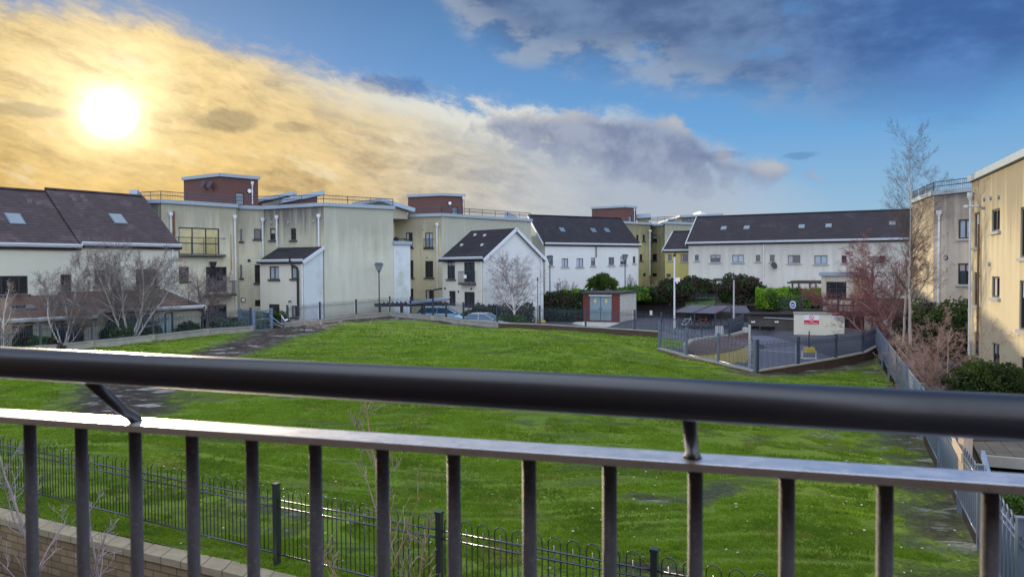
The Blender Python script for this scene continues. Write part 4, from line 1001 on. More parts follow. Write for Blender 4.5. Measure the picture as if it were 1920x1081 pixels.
q.set(q.b.inputs['Base Color'], q.mix(q.mul(n1, .8), (.085, .085, .105), (.045, .045, .058)))
q.set(q.b.inputs['Roughness'], q.smooth(n1, .35, .6, .55, .85)); q.set(q.b.inputs['Normal'], q.bump(n2, .4, .01))
me.materials.append(q.mat); go = bpy.data.objects.new('ground', me); col.objects.link(go); go['kind'] = 'structure'; M['asphalt'] = q.mat
# ramp road, its markings
q = mat('ramp_asphalt', .6, .5); p = q.pos(); n1 = q.noise(p, .6, 6, .6)
q.set(q.b.inputs['Base Color'], q.mix(n1, (.14, .145, .20), (.09, .095, .135))); q.set(q.b.inputs['Normal'], q.bump(q.noise(p, 20, 4), .3, .01)); M['ramp'] = q.mat
def ramp_h(x, y):
    return ground_h_r(x, y)
def ground_h_r(x, y):
    d = sstep(math.hypot((x-10.9)*1.0, (y-36.2)*.8), 4.2, .8)
    return -.68-1.9*d
ramp_poly = [(9.3, 34.0), (10.3, 32.1), P4[:2], P5[:2], P6[:2], P7[:2], (22.5, 46), (25.5, 57.8), (18.6, 59.2), (17.0, 50), (13.8, 43.6), (12.8, 39.8), (11.4, 38.2), (9.6, 36.6)]
sheet('ramp_road', ramp_poly, lambda x, y: ground_h_r(x, y), M['ramp'], .5, .012)
mb = MB(); M['linepaint'] = plain('worn_white_paint', (.60, .60, .62), .6, .25, 6)
a = atZ(1395, 654, -.66); b = atZ(1512, 662, -.66); d = (b-a).normalized(); n_ = Vector((-d.y, d.x, 0))*.07
mb.face([a-n_+Vector((0, 0, .0)), b-n_, b+n_, a+n_])
a = atZ(1520, 650, -.66); b = atZ(1590, 652, -.66); mb.face([a-n_, b-n_, b+n_, a+n_])
tag(mb.build('road_marking', M['linepaint']), kind='structure')
# pale strip of pavement before the garage
mb = MB(); mb.prism([atZ(1486, 629, -.66)[:2], atZ(1655, 640, -.66)[:2], (26.8, 57), (22.8, 59.4)], -.72, -.56); tag(mb.build('pavement', M['concrete']), kind='structure')

# ---- podium garden (raised) with retaining wall
pod_front = [XY(1000, 79), XY(1060, 79), XY(1195, 77), XY(1241, 75.6), XY(1305, 73.6), XY(1372, 70.6), XY(1425, 67.6), XY(1500, 63.6), XY(1600, 61.5), XY(1665, 60)]
def pod_h(x, y):
    return 1.02+.9*sstep(y+(x-10)*.35, 72, 88)+mnoise.noise(Vector((x*.2, y*.2, 0)))*.08
pod_poly = pod_front + [(44, 60), (52, 110), (0, 110)]
q = mat('podium_grass', .85, .15); p = q.pos(); n1 = q.noise(p, .8, 6, .65)
q.set(q.b.inputs['Base Color'], q.mix(n1, (.035, .085, .02), (.11, .19, .03))); M['podgrass'] = q.mat
q = mat('mulch', .95, .1); p = q.pos(); q.set(q.b.inputs['Base Color'], q.mix(q.noise(p, 2, 6, .7), (.028, .022, .018), (.075, .058, .045))); M['mulch'] = q.mat
sheet('garden_ground', pod_poly, pod_h, M['mulch'], 1.6, 0)
gp = [atZ(px, py, 1.3)[:2] for px, py in ((1288, 575), (1335, 576), (1346, 557), (1325, 546), (1294, 545), (1280, 556))]
sheet('garden_lawn', gp, lambda x, y: pod_h(x, y)+.03, M['podgrass'], .6, 0)
M['paleground'] = plain('pale_garden_path', (.42, .40, .40), .9, .2, 1.5)
gp = [atZ(px, py, 1.6)[:2] for px, py in ((1322, 544.5), (1346, 556), (1362, 553), (1352, 545), (1340, 543.5))]
sheet('garden_path', gp, lambda x, y: pod_h(x, y)+.045, M['paleground'], .6, 0)
mb = MB()
for a, b in zip(pod_front, pod_front[1:]):
    mb.beam((a[0], a[1], .44), (b[0], b[1], .44), .3, 1.25)
rw = mb.build('retaining_wall', M['concdark']); tag(rw, 'dark retaining wall carrying the raised garden behind the parking', 'retaining wall')
mb = MB()
for a, b in zip(pod_front, pod_front[1:]): mb.beam((a[0], a[1]-.02, 1.12), (b[0], b[1]-.02, 1.12), .42, .12)
mb.build('coping', M['concdark'], rw)

# ---- fences
def fence(name, label, posts, pitch=.08, m='metal', br=.008, nseg=6, ppw=.07, cat='fence', rails=(.17, .27), sides=4, capped=True, topoff=.02, group=None, pale=None):
    """posts: (x, y, foot z, bottom-rail z, post-top z)"""
    root = thing(name, label, cat, (posts[0][0], posts[0][1], posts[0][2]), group)
    M_ = M[m]
    for a, b in zip(posts, posts[1:]):
        A_ = Vector((a[0], a[1], 0)); B_ = Vector((b[0], b[1], 0)); L = (B_-A_).length; d = (B_-A_)/L
        zb = lambda t: a[3]+(b[3]-a[3])*t; zt = lambda t: (a[4]+(b[4]-a[4])*t)-topoff
        mb = MB()
        for off in (None,)+tuple(rails):
            za, zc = (zb(0)+.06, zb(1)+.06) if off is None else (zt(0)-off, zt(1)-off)
            mb.beam((a[0], a[1], za), (b[0], b[1], zc), .038, .016 if off is not None else .02)
        n = int((L-.1)/pitch); n -= (n % 3); k0 = (L-n*pitch)/2
        for k in range(n//3+1):
            for j in (0, 1, 2):
                i = k*3+j
                if i > n: break
                u = k0+i*pitch; t = u/L; P = A_+d*u
                if j == 1: mb.tube([(P.x, P.y, zb(t)+.05), (P.x, P.y, zt(t)-rails[0]+.07)], br, sides, True)
                elif j == 0 and i+2 <= n:
                    top = zt(t)-pitch; pts = [Vector((P.x, P.y, zb(t)+.05)), Vector((P.x, P.y, top))]
                    c = P+d*pitch
                    for s in range(1, nseg): th = math.pi*(1-s/nseg); q_ = c+d*(math.cos(th)*pitch); pts.append(Vector((q_.x, q_.y, top+math.sin(th)*pitch)))
                    e = P+d*pitch*2; pts += [Vector((e.x, e.y, top)), Vector((e.x, e.y, zb(t)+.05))]
                    mb.tube(pts, br, sides, False)
        mb.build('panel', M_, root, smooth=True)
    for a in posts:
        mb = MB(); h = ppw/2; dd = (Vector(posts[min(posts.index(a)+1, len(posts)-1)][:2])-Vector(posts[max(posts.index(a)-1, 0)][:2])).normalized()
        mb.obox((a[0], a[1]), dd, -h, h, -h, h, a[2]-.1, a[4]+.02)
        po = mb.build('post', M_, root)
        if capped:
            mb = MB(); h += .008; mb.obox((a[0], a[1]), dd, -h, h, -h, h, a[4]+.02, a[4]+.05); mb.build('post_cap', M_, po)
    return root
# near fence
d_ = Vector((-.886, .464))*1.11; np0 = Vector((-3.42, 10.7)); posts = []
for k in range(-4, 5):
    if k <= 0: x, y = (np0+d_*(-k*2.75))
    else:
        x, y = (np0.x+(4.965/2)*k*1.0, np0.y-(2.6/2)*k)
    zt = 1.5+.03*max(0, -k); 
    if k == 4: x, y = 5.95, 6.55
    if k <= 3 or k == 4: posts.append((x, y, .25+.05*max(0, -k), .47+.045*max(0, -k)-(.03*k if k > 0 else 0), zt))
posts.sort(key=lambda p: p[0])
fence('hooped_fence', 'near bow-top fence crossing the bottom of the view beyond the balcony bars', posts, m='metalnear', br=.0075, sides=6, nseg=8, ppw=.075)
# back left and back right fences on plinth walls
fence('hooped_fence', 'bow-top fence with low wall in front of the left garages', [(p[0], p[1], p[3], p[3], p[4]) for p in BL], br=.010, ppw=.10)
fence('hooped_fence', 'bow-top fence from the muddy gateway past the parked cars', [(p[0], p[1], p[3], p[3], p[4]) for p in BR], br=.010, ppw=.10)
fence('hooped_fence', 'bow-top fence curving behind the brown planter beside the ramp', [(p[0], p[1], p[3], p[3], p[4]) for p in F2], br=.010, ppw=.10)
rf_posts = [(P0[0], P0[1], P0[2]-.1, .66, 1.90), (P1[0], P1[1], P1[2]-.1, .50, 1.78), (P2[0], P2[1], P2[2]-.1, .42, 1.68), (P3[0], P3[1], P3[2]-.15, .30, 1.56)]
fence('hooped_fence', 'pale bow-top fence beside the brown planter, nearest the mound', rf_posts, m='metalright', br=.010, ppw=.10)
rf2 = [(P3[0]+.12, P3[1], P3[2]-.15, .32, 1.56), (P4[0], P4[1], P4[2]-.15, .38, 1.54), (P5[0], P5[1], P5[2]-.1, .36, 1.44), (P6[0], P6[1], P6[2]-.1, .38, 1.40), (P7[0], P7[1], -.1, .50, 1.52)]
fence('hooped_fence', 'dark bow-top fence along the ramp road with the yellow bollard behind', rf2, br=.010, ppw=.10)
# right-hand fence running toward the viewer
posts = rposts
fence('hooped_fence', 'bow-top fence running toward the viewer at the right before the birches', posts, m='metalright', br=.009, ppw=.08)
fr_line = [p[:2] for p in posts]
# podium fence
pf = [XY(1195, 76.5), XY(1241, 75), XY(1305, 73), XY(1372.5, 70), XY(1425, 67), XY(1500, 63)]
fence('hooped_fence', 'dark bow-top fence on the raised garden edge above the parking', [(p[0], p[1], 1.1, 1.18, 2.25) for p in pf], br=.011, ppw=.1)

# ---- plinth walls under the fences
M['stone'] = brick('warm_stone_blocks', (.36, .26, .155), (.20, .145, .09), (.10, .08, .06), (-.886, .464), .34, .12, .010, .42)
def plinth(name, label, pts, th, m, z0f, piers=True, cat='low wall', cap='concrete', pier_m='concrete'):
    mb = MB(); root = thing(name, label, cat, (pts[0][0], pts[0][1], pts[0][2]-.2)); k = 0.0
    for a, b in zip(pts, pts[1:]):
        A_ = Vector(a[:2]); B_ = Vector(b[:2]); d = (B_-A_).normalized(); n = Vector((-d.y, d.x))*th/2
        mb.box8([(A_.x-n.x, A_.y-n.y, a[2]-z0f), (B_.x-n.x, B_.y-n.y, b[2]-z0f), (B_.x+n.x, B_.y+n.y, b[2]-z0f), (A_.x+n.x, A_.y+n.y, a[2]-z0f)],
                [(A_.x-n.x, A_.y-n.y, a[3]-.05), (B_.x-n.x, B_.y-n.y, b[3]-.05), (B_.x+n.x, B_.y+n.y, b[3]-.05), (A_.x+n.x, A_.y+n.y, a[3]-.05)])
    mb.build('wall', M[m], root); mb = MB()
    for a, b in zip(pts, pts[1:]):
        k += .0015; mb.beam((a[0], a[1], a[3]-.02+k), (b[0], b[1], b[3]-.02+k), th+.07, .06)
    mb.build('coping', M[cap], root)
    if piers:
        for a in pts:
            mb = MB(); h = .17; mb.box(a[0]-h, a[0]+h, a[1]-h, a[1]+h, a[2]-z0f-.003, a[3]+.045); mb.build('pier', M[pier_m], root)
    return root
plinth('plinth_wall', 'pale capped low wall under the fence by the left garages', [(p[0], p[1], p[2], p[3]) for p in BL], .22, 'concrete', .3)
plinth('plinth_wall', 'weathered low wall under the fence between gateway and white gabled house', [(p[0], p[1], p[2], p[3]) for p in BR[:8]], .22, 'concrete', .5)
plinth('plinth_wall', 'dark brown low wall under the fence before the brick kiosk', [(p[0]+(.02 if i == 0 else 0), p[1], p[2], p[3]-.002) for i, p in enumerate(BR[7:])], .20, 'wallbrown', .6, piers=False)
plinth('plinth_wall', 'rough stone plinth wall under the pale fence by the brown planter', [(p[0], p[1], p[2]-.1, p[3]) for p in rf_posts], .24, 'stone' if 'stone' in M else 'concrete', .4, pier_m='metalnear', piers=False)
plinth('plinth_wall', 'brown brick plinth wall under the dark fence by the ramp road', [(p[0], p[1], p[2]-.1, p[3]) for p in rf2], .22, 'wallbrown', .8, piers=False)
# near stone retaining wall
M['stonecap'] = brick('pale_cap_stones', (.50, .42, .29), (.34, .27, .18), (.14, .11, .08), (-.886, .464), .42, 5.0, .014, .6)
ca = Vector((-13.0, 15.5)); 
root = thing('stone_wall', 'warm block retaining wall with pale cap stones at the bottom left', 'stone wall', (-7.45, 12.0, -.8)); mb = MB(); mc = MB()
for a, b in zip(cb_, cb_[1:]):
    A_ = Vector(a); B_ = Vector(b); d = (B_-A_).normalized(); n = Vector((d.y, -d.x))
    if n.y > 0: n = -n
    for (m0, w0, w1, z0, z1) in ((mb, .04, .30, -1.0, .265), (mc, 0, .34, .265, .37)):
        m0.box8([v3(A_+n*w1, z0), v3(B_+n*w1, z0), v3(B_+n*w0, z0), v3(A_+n*w0, z0)], [v3(A_+n*w1, z1), v3(B_+n*w1, z1), v3(B_+n*w0, z1), v3(A_+n*w0, z1)])
mb.build('wall', M['stone'], root); mc.build('cap', M['stonecap'], root)
mb = MB()
for k, (off, z1) in enumerate(((1.0, -.12), (1.9, -.45))):
    for a, b in zip(cb_[:3], cb_[1:4]):
        A_ = Vector(a); B_ = Vector(b); d = (B_-A_).normalized(); n = Vector((d.y, -d.x)); n = n if n.y < 0 else -n
        mb.box8([v3(A_+n*(off+.28), -1), v3(B_+n*(off+.28), -1), v3(B_+n*off, -1), v3(A_+n*off, -1)], [v3(A_+n*(off+.28), z1), v3(B_+n*(off+.28), z1), v3(B_+n*off, z1), v3(A_+n*off, z1)])
tag(mb.build('stone_wall', M['stone']), 'lower stepped garden wall in front of the capped stone wall at bottom left', 'stone wall')
bed = [(-30, 4), (5.9, 1.5), (5.9, 5.6), (2.6, 7.2), (-.6, 8.9), (-4, 10.6), (-7.45, 12.2), (-15.6, 16.6), (-30, 24)]
sheet('garden_bed', bed, lambda x, y: -.72+mnoise.noise(Vector((x*.7, y*.7, 2)))*.07, M['mulch'], .35, 0)
# ---- right hand garden behind the right fence
rg = [(6.4, 6.0)] + [(p[0]+.12, p[1]) for p in fr_line[::-1]] + [(20.5, 46), (31, 44), (24, 34), (13.8, 6)]
sheet('garden_soil', rg, lambda x, y: -.35+.0*x+mnoise.noise(Vector((x*.5, y*.5, 2)))*.05, M['mulch'], .8, 0)
M['flag'] = brick('paving_flags', (.17, .155, .14), (.12, .11, .10), (.05, .045, .04), (.39, .92), .45, 5.0, .02, .6)
q = mat('paving_blocks', .85, .2); p = q.pos(); n = q.new('ShaderNodeTexBrick'); q.set(n.inputs['Vector'], q.xyz(q.add(q.mul(q.sep(p)[0], .39), q.mul(q.sep(p)[1], .92)), q.add(q.mul(q.sep(p)[0], -.92), q.mul(q.sep(p)[1], .39))))
n.inputs['Color1'].default_value = (.20, .17, .16, 1); n.inputs['Color2'].default_value = (.14, .125, .12, 1); n.inputs['Mortar'].default_value = (.05, .05, .045, 1); n.inputs['Scale'].default_value = 1; n.inputs['Brick Width'].default_value = .6; n.inputs['Row Height'].default_value = .4; n.inputs['Mortar Size'].default_value = .015
q.set(q.b.inputs['Base Color'], q.mix(q.mul(q.noise(p, 2, 5), .8), n.outputs[0], (.07, .08, .06))); M['paving'] = q.mat
pp = [atZ(1822, 826, -.2)[:2], atZ(2000, 826, -.2)[:2], atZ(2000, 884, -.2)[:2], atZ(1845, 872, -.2)[:2]]
sheet('patio', pp, lambda x, y: -.22, M['paving'], .8, 0)
mb = MB(); a = atZ(1845, 874, -.2); b = atZ(2000, 888, -.2); mb.beam((a.x, a.y, -.05), (b.x, b.y, -.05), .12, .25); tag(mb.build('kerb', M['concrete']), 'pale kerb edging the paved patio at the right frame edge', 'kerb')
# low wall by bush
mb = MB(); a = XY(1735, 26.5, 740); b = XY(1800, 25.5, 740); mb.beam((a[0], a[1], .02), (b[0], b[1], .02), .2, .6); tag(mb.build('low_wall', M['concdark']), 'short brown wall under the forked bare shrub left of the round bush', 'low wall')

# ================================================================== balcony railing
rail = thing('balcony_railing', 'dark metal balcony railing across the foreground', 'railing', (-.3, 1.2, 3.32))
q = mat('dark_metallic_paint', .34, .5); p = q.pos()
q.set(q.b.inputs['Base Color'], q.mix(q.smooth(q.noise(p, 40, 6, .75), .5, .8), (.026, .024, .030), (.045, .035, .032)))
q.set(q.b.inputs['Roughness'], q.smooth(q.noise(p, 60, 5, .7), .3, .7, .30, .36)); q.b.inputs['Coat Weight'].default_value = .6; q.b.inputs['Coat Roughness'].default_value = .36
q.set(q.b.inputs['Normal'], q.bump(q.noise(p, 260, 4, .6), .15, .001)); M['rail'] = q.mat
q = mat('flat_bar_paint', .30, .7); p = q.pos()
q.set(q.b.inputs['Base Color'], q.mix(q.smooth(q.noise(p, 70, 6, .75), .5, .75), (.92, .88, .88), (.70, .62, .60))); q.b.inputs['Metallic'].default_value = 1.0
q.set(q.b.inputs['Roughness'], q.smooth(q.noise(p, 40, 5, .7), .3, .7, .34, .44)); M['bar'] = q.mat
q = mat('worn_baluster_paint', .5, .4); p = q.pos()
q.set(q.b.inputs['Base Color'], q.mix(q.smooth(q.noise(p, 130, 6, .8), .52, .66), (.105, .095, .105), (.20, .17, .155)))
q.set(q.b.inputs['Normal'], q.bump(q.noise(p, 200, 5, .7), .5, .002)); M['baluster'] = q.mat
hd = Vector((.958, -.287, 0)); hL = Vector((-.872, 1.27, 4.447)); hd2 = Vector((1.436, -.43, -.016)).normalized()
mb = MB(); mb.tube([hL-hd2*.9, hL, hL+hd2*.8, hL+hd2*1.515], .0265, 40); mb.build('handrail', M['rail'], rail, smooth=True)
B_0 = Vector((-.674, 1.31, 4.338)); nn = Vector((.287, .958, 0))
mb = MB(); a = B_0-hd*1.2; b = B_0+hd*1.75; w = .031
mb.box8([a-nn*w-Vector((0, 0, .012)), b-nn*w-Vector((0, 0, .012)), b+nn*w-Vector((0, 0, .012)), a+nn*w-Vector((0, 0, .012))], [a-nn*w, b-nn*w, b+nn*w, a+nn*w])
mb.build('top_bar', M['bar'], rail, bevel=.0015)
mb = MB(); mb.box8([a-nn*.025+Vector((0, 0, -.97)), b-nn*.025+Vector((0, 0, -.97)), b+nn*.025+Vector((0, 0, -.97)), a+nn*.025+Vector((0, 0, -.97))], [a-nn*.025+Vector((0, 0, -.955)), b-nn*.025+Vector((0, 0, -.955)), b+nn*.025+Vector((0, 0, -.955)), a+nn*.025+Vector((0, 0, -.955))])
mb.build('bottom_bar', M['bar'], rail)
for k in range(-8, 14):
    s = .01+.1198*k
    p = B_0+hd*s; mb = MB(); mb.tube([p-Vector((0, 0, .955)), p-Vector((0, 0, .0125))], .0105, 16); mb.build('baluster', M['baluster'], rail, smooth=True)
for s in (.01, .9645):
    p = B_0+hd*s; t = p-nn*.094+Vector((0, 0, .085)); mb = MB()
    mb.tube([p+Vector((0, 0, .0)), p+Vector((0, 0, .006)), p.lerp(t, .25), t], [.0135, .0095, .0095, .0095], 14); mb.build('bracket', M['rail'], rail, smooth=True)
mb = MB(); o = B_0-hd*1.6
mb.box8([o+nn*.1+Vector((0, 0, -1.35)), o+hd*4+nn*.1+Vector((0, 0, -1.35)), o+hd*4-nn*2.2+Vector((0, 0, -1.35)), o-nn*2.2+Vector((0, 0, -1.35))][::-1], [o+nn*.1+Vector((0, 0, -1.06)), o+hd*4+nn*.1+Vector((0, 0, -1.06)), o+hd*4-nn*2.2+Vector((0, 0, -1.06)), o-nn*2.2+Vector((0, 0, -1.06))][::-1])
M['floor'] = plain('dark_balcony_floor', (.06, .05, .05), .8)
tag(mb.build('balcony_floor', M['floor']), kind='structure')
for k in (-.9, .5, 1.7):
    p = B_0+hd*k; mb = MB(); mb.tube([p-Vector((0, 0, 1.06)), p-Vector((0, 0, .955))], .018, 10); mb.build('foot', M['rail'], rail)

M['ownwall'] = plain('dark_own_wall', (.055, .045, .045), .8)
# the viewer's own building behind the balcony
o = Vector((0, 0, 0))-nn*1.75; mb = MB()
mb.box8([v3(o-hd*14-nn*9, -.8), v3(o+hd*14-nn*9, -.8), v3(o+hd*14, -.8), v3(o-hd*14, -.8)], [v3(o-hd*14-nn*9, 8.8), v3(o+hd*14-nn*9, 8.8), v3(o+hd*14, 8.8), v3(o-hd*14, 8.8)])
tag(mb.build('wall', M['ownwall']), kind='structure')
# ================================================================== VEGETATION
M['birchbuff'] = plain('buff_birch_bark', (.46, .40, .36), .85, .5, 4, bump=.5)  # buff bark of the two tall right-hand birches
M['tanbark'] = plain('tan_birch_bark', (.40, .25, .15), .8, .4, 12, bump=.4)
M['twigtan'] = plain('tan_twigs', (.105, .078, .072), .8, .3, 3)
M['twigpink'] = plain('pinkish_twigs', (.36, .24, .21), .8, .35, 4)
M['twigpinkbark'] = plain('pinkish_bark', (.40, .25, .24), .8, .35, 4)
M['twigpaleg'] = plain('grey_mauve_bark', (.34, .29, .30), .85, .35, 8)
M['leafbright'] = leafmat('bright_hedge_leaf', (.12, .26, .02), (.26, .42, .04), .4)
M['leafmid'] = leafmat('mid_green_leaf', (.05, .11, .02), (.11, .20, .04), .3)
M['leafdark'] = leafmat('dark_green_leaf', (.018, .038, .012), (.045, .075, .02), .2)
M['leafdull'] = leafmat('dull_reddish_leaf', (.045, .028, .026), (.055, .055, .028), .2)
M['leafpurple'] = leafmat('purple_leaf', (.09, .03, .05), (.05, .04, .03), .25)
M['leafblue'] = leafmat('grey_green_leaf', (.08, .13, .09), (.14, .20, .12), .25)
M['leafstraw'] = leafmat('straw_leaf', (.20, .17, .06), (.26, .22, .10), .3)
M['leafround'] = leafmat('conifer_leaf', (.035, .07, .015), (.075, .115, .02), .25)
def rperp(d, rnd):
    a = Vector((rnd.uniform(-1, 1), rnd.uniform(-1, 1), rnd.uniform(-1, 1)))
    p = a-d*a.dot(d); return p.normalized() if p.length > 1e-3 else d.orthogonal().normalized()
def bare_tree(name, label, base, H, seed, r0=.09, stems=((0, 0),), bark='bark', twig='twig', start=.25, ang=(35, 60), lat=.42, wob=.10, up=.10, droop=0.0, lev=4, dens=1.0, twr=.006, group=None, n1=18, cat='tree', thick=1.0, fan=.85, limb=.012):
    rnd = random.Random(seed); T = MB(); W = MB(); root = thing(name, label, cat, base, group)
    def grow(p, d, L, r, lv, st):
        n = (14, 7, 5, 4, 3, 3)[lv]; stp = L/n; pts = [p.copy()]; rs = [r]; kids = []
        for i in range(n):
            tr = up if lv < 2 else (up*.6-droop*(lv-1))
            d = (d+rperp(d, rnd)*wob*(1+.45*lv)+Vector((0, 0, tr))).normalized(); p = p+d*stp
            fr = (i+1)/n; rr = max(r*(1-.88*fr), twr*.45); pts.append(p.copy()); rs.append(rr)
            if lv < lev and fr > st:
                nk = {0: n1/n/(1-st), 1: 1.5*dens, 2: 1.35*dens, 3: 1.2*dens}.get(lv, 1); nk = int(nk)+(rnd.random() < nk-int(nk))
                for _ in range(nk): kids.append((pts[-2].lerp(pts[-1], rnd.random()), d.copy(), fr, rr))
        tgt = T if lv <= 1 and r > limb else W
        tgt.tube(pts, rs, (8, 5, 3, 3, 3, 3)[lv], False)
        for q, dd, fr, rr in kids:
            a = math.radians(rnd.uniform(*ang))*(1 if lv == 0 else .85); sd = rperp(dd, rnd)
            if lv == 0: sd = Vector((math.cos(x0_[0]), math.sin(x0_[0]), 0)); sd = (sd-dd*sd.dot(dd)).normalized(); x0_[0] += 2.4+rnd.uniform(-.5, .5)
            nd = (dd*math.cos(a)+sd*math.sin(a)).normalized()
            Lk = L*((lat*(1.15-fan*fr)) if lv == 0 else (.55-.25*fr))*rnd.uniform(.75, 1.2)
            grow(q, nd, Lk, min(rr*.62, r*.5)*thick, lv+1, .12)
    x0_ = [rnd.random()*6]
    for sx, sy, *hh in stems:
        d = Vector((sx, sy, 1)).normalized(); k = hh[0] if hh else 1
        grow(Vector(base), d, H*k, r0*k, 0, start)
    T.build('trunk', M[bark], root, smooth=True)
    if W.v: W.build('twigs', M[twig], root)
    return root
def tb(px, py, z): p = atZ(px, py, z); return (p.x, p.y, z)
def tY(px, Y, z): x, y = XY(px, Y, 560); return (x, y, z)
# left birches
bare_tree('birch_tree', 'bare white-barked birch cut by the left frame edge, before the garage', tY(6, 37, .1), 3.8, 3, .07, ((0, 0), (.25, 0, .8), (-.3, 0, .8)), n1=14, lev=3, twig='twigpale')
bare_tree('birch_tree', 'slender bare birch with white forked stems, left of the biggest birch', tY(118, 39.2, .3), 4.9, 5, .06, ((0, 0), (-.55, .1, .78), (.42, .1, .72), (-.28, -.2, .85), (.9, 0, .6)), n1=13, lev=4, twig='twig', dens=1.25, start=.35, up=.045, ang=(22, 50), lat=.40, twr=.004, thick=.8, fan=.6)
bare_tree('birch_tree', 'biggest left birch, wide bare crown hiding part of the yellowed house', tY(236, 41.5, .3), 5.5, 8, .085, ((.05, 0), (-.60, .1, .92), (.62, 0, .9), (1.05, .1, .85), (-.22, -.1, .95), (.32, -.1, .97)), n1=17, lev=4, twig='twig', dens=1.25, start=.32, up=.05, ang=(22, 52), lat=.38, twr=.004, thick=.75, fan=.55)
bare_tree('bare_tree', 'dark leafless tree before the balcony door of the glazed block', tY(382, 46.5, .2), 4.3, 12, .12, ((-.2, 0), (.55, 0, .9), (.15, .2, .95), (-.6, 0, .8)), bark='barkdark', twig='twig', n1=13, lev=4, dens=1.1, start=.3, up=.03, wob=.17, ang=(25, 60), twr=.0045, lat=.45, thick=.8, fan=.6)
bare_tree('birch_tree', 'round-crowned bare birch standing before the blank white gable', tY(963, 59, 0), 5.4, 21, .12, ((0, 0), ), bark='bark', twig='twig', n1=26, lev=4, dens=1.05, start=.27, up=.02, ang=(32, 62), lat=.66, twr=.006)
# small bare shrubs on the podium
for px, Y, h, sd, tw, lab in ((1054, 76, 2.6, 31, 'twig', 'thin grey leafless shrub just left of the palm under the bluish row'), (1076, 77, 2.0, 32, 'twig', 'low leafless shrub between lantern and palm'), (1150, 77, 1.9, 33, 'twig', 'small leafless shrub right of the palm'), (1184, 78, 2.7, 34, 'twig', 'dense leafless shrub at the right end of the bluish row'),
                         (1228, 78, 2.2, 35, 'twigpale', 'leafless shrub before the distant yellow block'), (1530, 70, 2.0, 36, 'twigpale', 'straw-coloured bare shrub by the second pergola'), (1480, 70, 1.6, 37, 'twigpale', 'low straw-coloured shrub left of the second pergola')):
    bare_tree('bare_shrub', lab, tY(px, Y, 1.2), h, sd, .045, ((0, 0), (.4, 0, .9), (-.4, 0, .9), (.2, .3, .8), (-.2, .3, .8)), bark='twig', twig=tw, n1=9, lev=3, start=.15, twr=.008, cat='shrub')
# right-hand trees
bare_tree('birch_tree', 'tall bare birch rising above the roofs at right', tY(1706, 35, -.3), 10.6, 41, .085, ((.035, .0), ), bark='birchbuff', twig='twigtan', n1=30, lev=4, dens=1.1, start=.22, up=.03, ang=(28, 48), lat=.215, wob=.05, twr=.0042, thick=.6, fan=.5, limb=.035)
bare_tree('birch_tree', 'thinner bare birch stem just left of the tall birch', tY(1693, 36.5, -.3), 9.0, 43, .075, ((-.05, .0), ), bark='birchbuff', twig='twigtan', n1=24, lev=4, dens=.95, start=.3, up=.02, ang=(30, 55), lat=.27, wob=.08, twr=.0042, thick=.7, fan=.6, limb=.03)
bare_tree('bare_tree', 'reddish twiggy tree before the beige stair building, nearer the lantern', tY(1656, 43, -.6), 7.1, 45, .11, ((-.05, 0), (-.26, 0, .92), (.22, .1, .95), (-.42, .1, .8)), bark='twigpinkbark', twig='twigred', n1=17, lev=4, dens=1.2, start=.3, up=.02, ang=(30, 65), lat=.44, wob=.12, twr=.006)
bare_tree('bare_tree', 'reddish twiggy tree leaning over the signed beige wall', tY(1684, 40, -.5), 4.4, 46, .10, ((-.1, 0), (-.4, 0, .9), (.25, .1, .8)), bark='twigpinkbark', twig='twigred', n1=15, lev=4, dens=1.0, start=.25, up=.01, ang=(35, 70), lat=.5, wob=.14, twr=.006)
bare_tree('bare_tree', 'low forked bare tree left of the round green bush', tY(1772, 25.2, -.35), 3.3, 51, .045, ((-.6, .1), (.0, .1, 1.0), (.6, 0, 1.0), (-.2, .2, .9), (.25, .2, .95), (-.95, 0, .8)), bark='twigpink', twig='twigpink', n1=10, lev=4, dens=.95, start=.25, up=.01, ang=(30, 65), lat=.42, wob=.16, twr=.004, thick=.75, fan=.6)
# near trees in the garden bed
bare_tree('young_birch', 'bare young birch with tan stem between the balcony bars, centre left', (-1.28, 8.15, -.72), 4.0, 61, .042, ((.0, .0), (-.42, .1, .6), (.26, .1, .66)), bark='tanbark', twig='twigpale', n1=9, lev=3, dens=.5, start=.3, up=.12, ang=(30, 52), lat=.34, wob=.10, twr=.006)
bare_tree('young_birch', 'bare young birch at the bottom left corner behind the first bars', (-5.55, 8.75, -.72), 3.4, 63, .045, ((-.06, .0), (.42, .1, .8), (.6, -.1, .62)), bark='twigpaleg', twig='twigpaleg', n1=9, lev=3, dens=.55, start=.25, up=.12, ang=(30, 55), lat=.36, wob=.12, twr=.006)

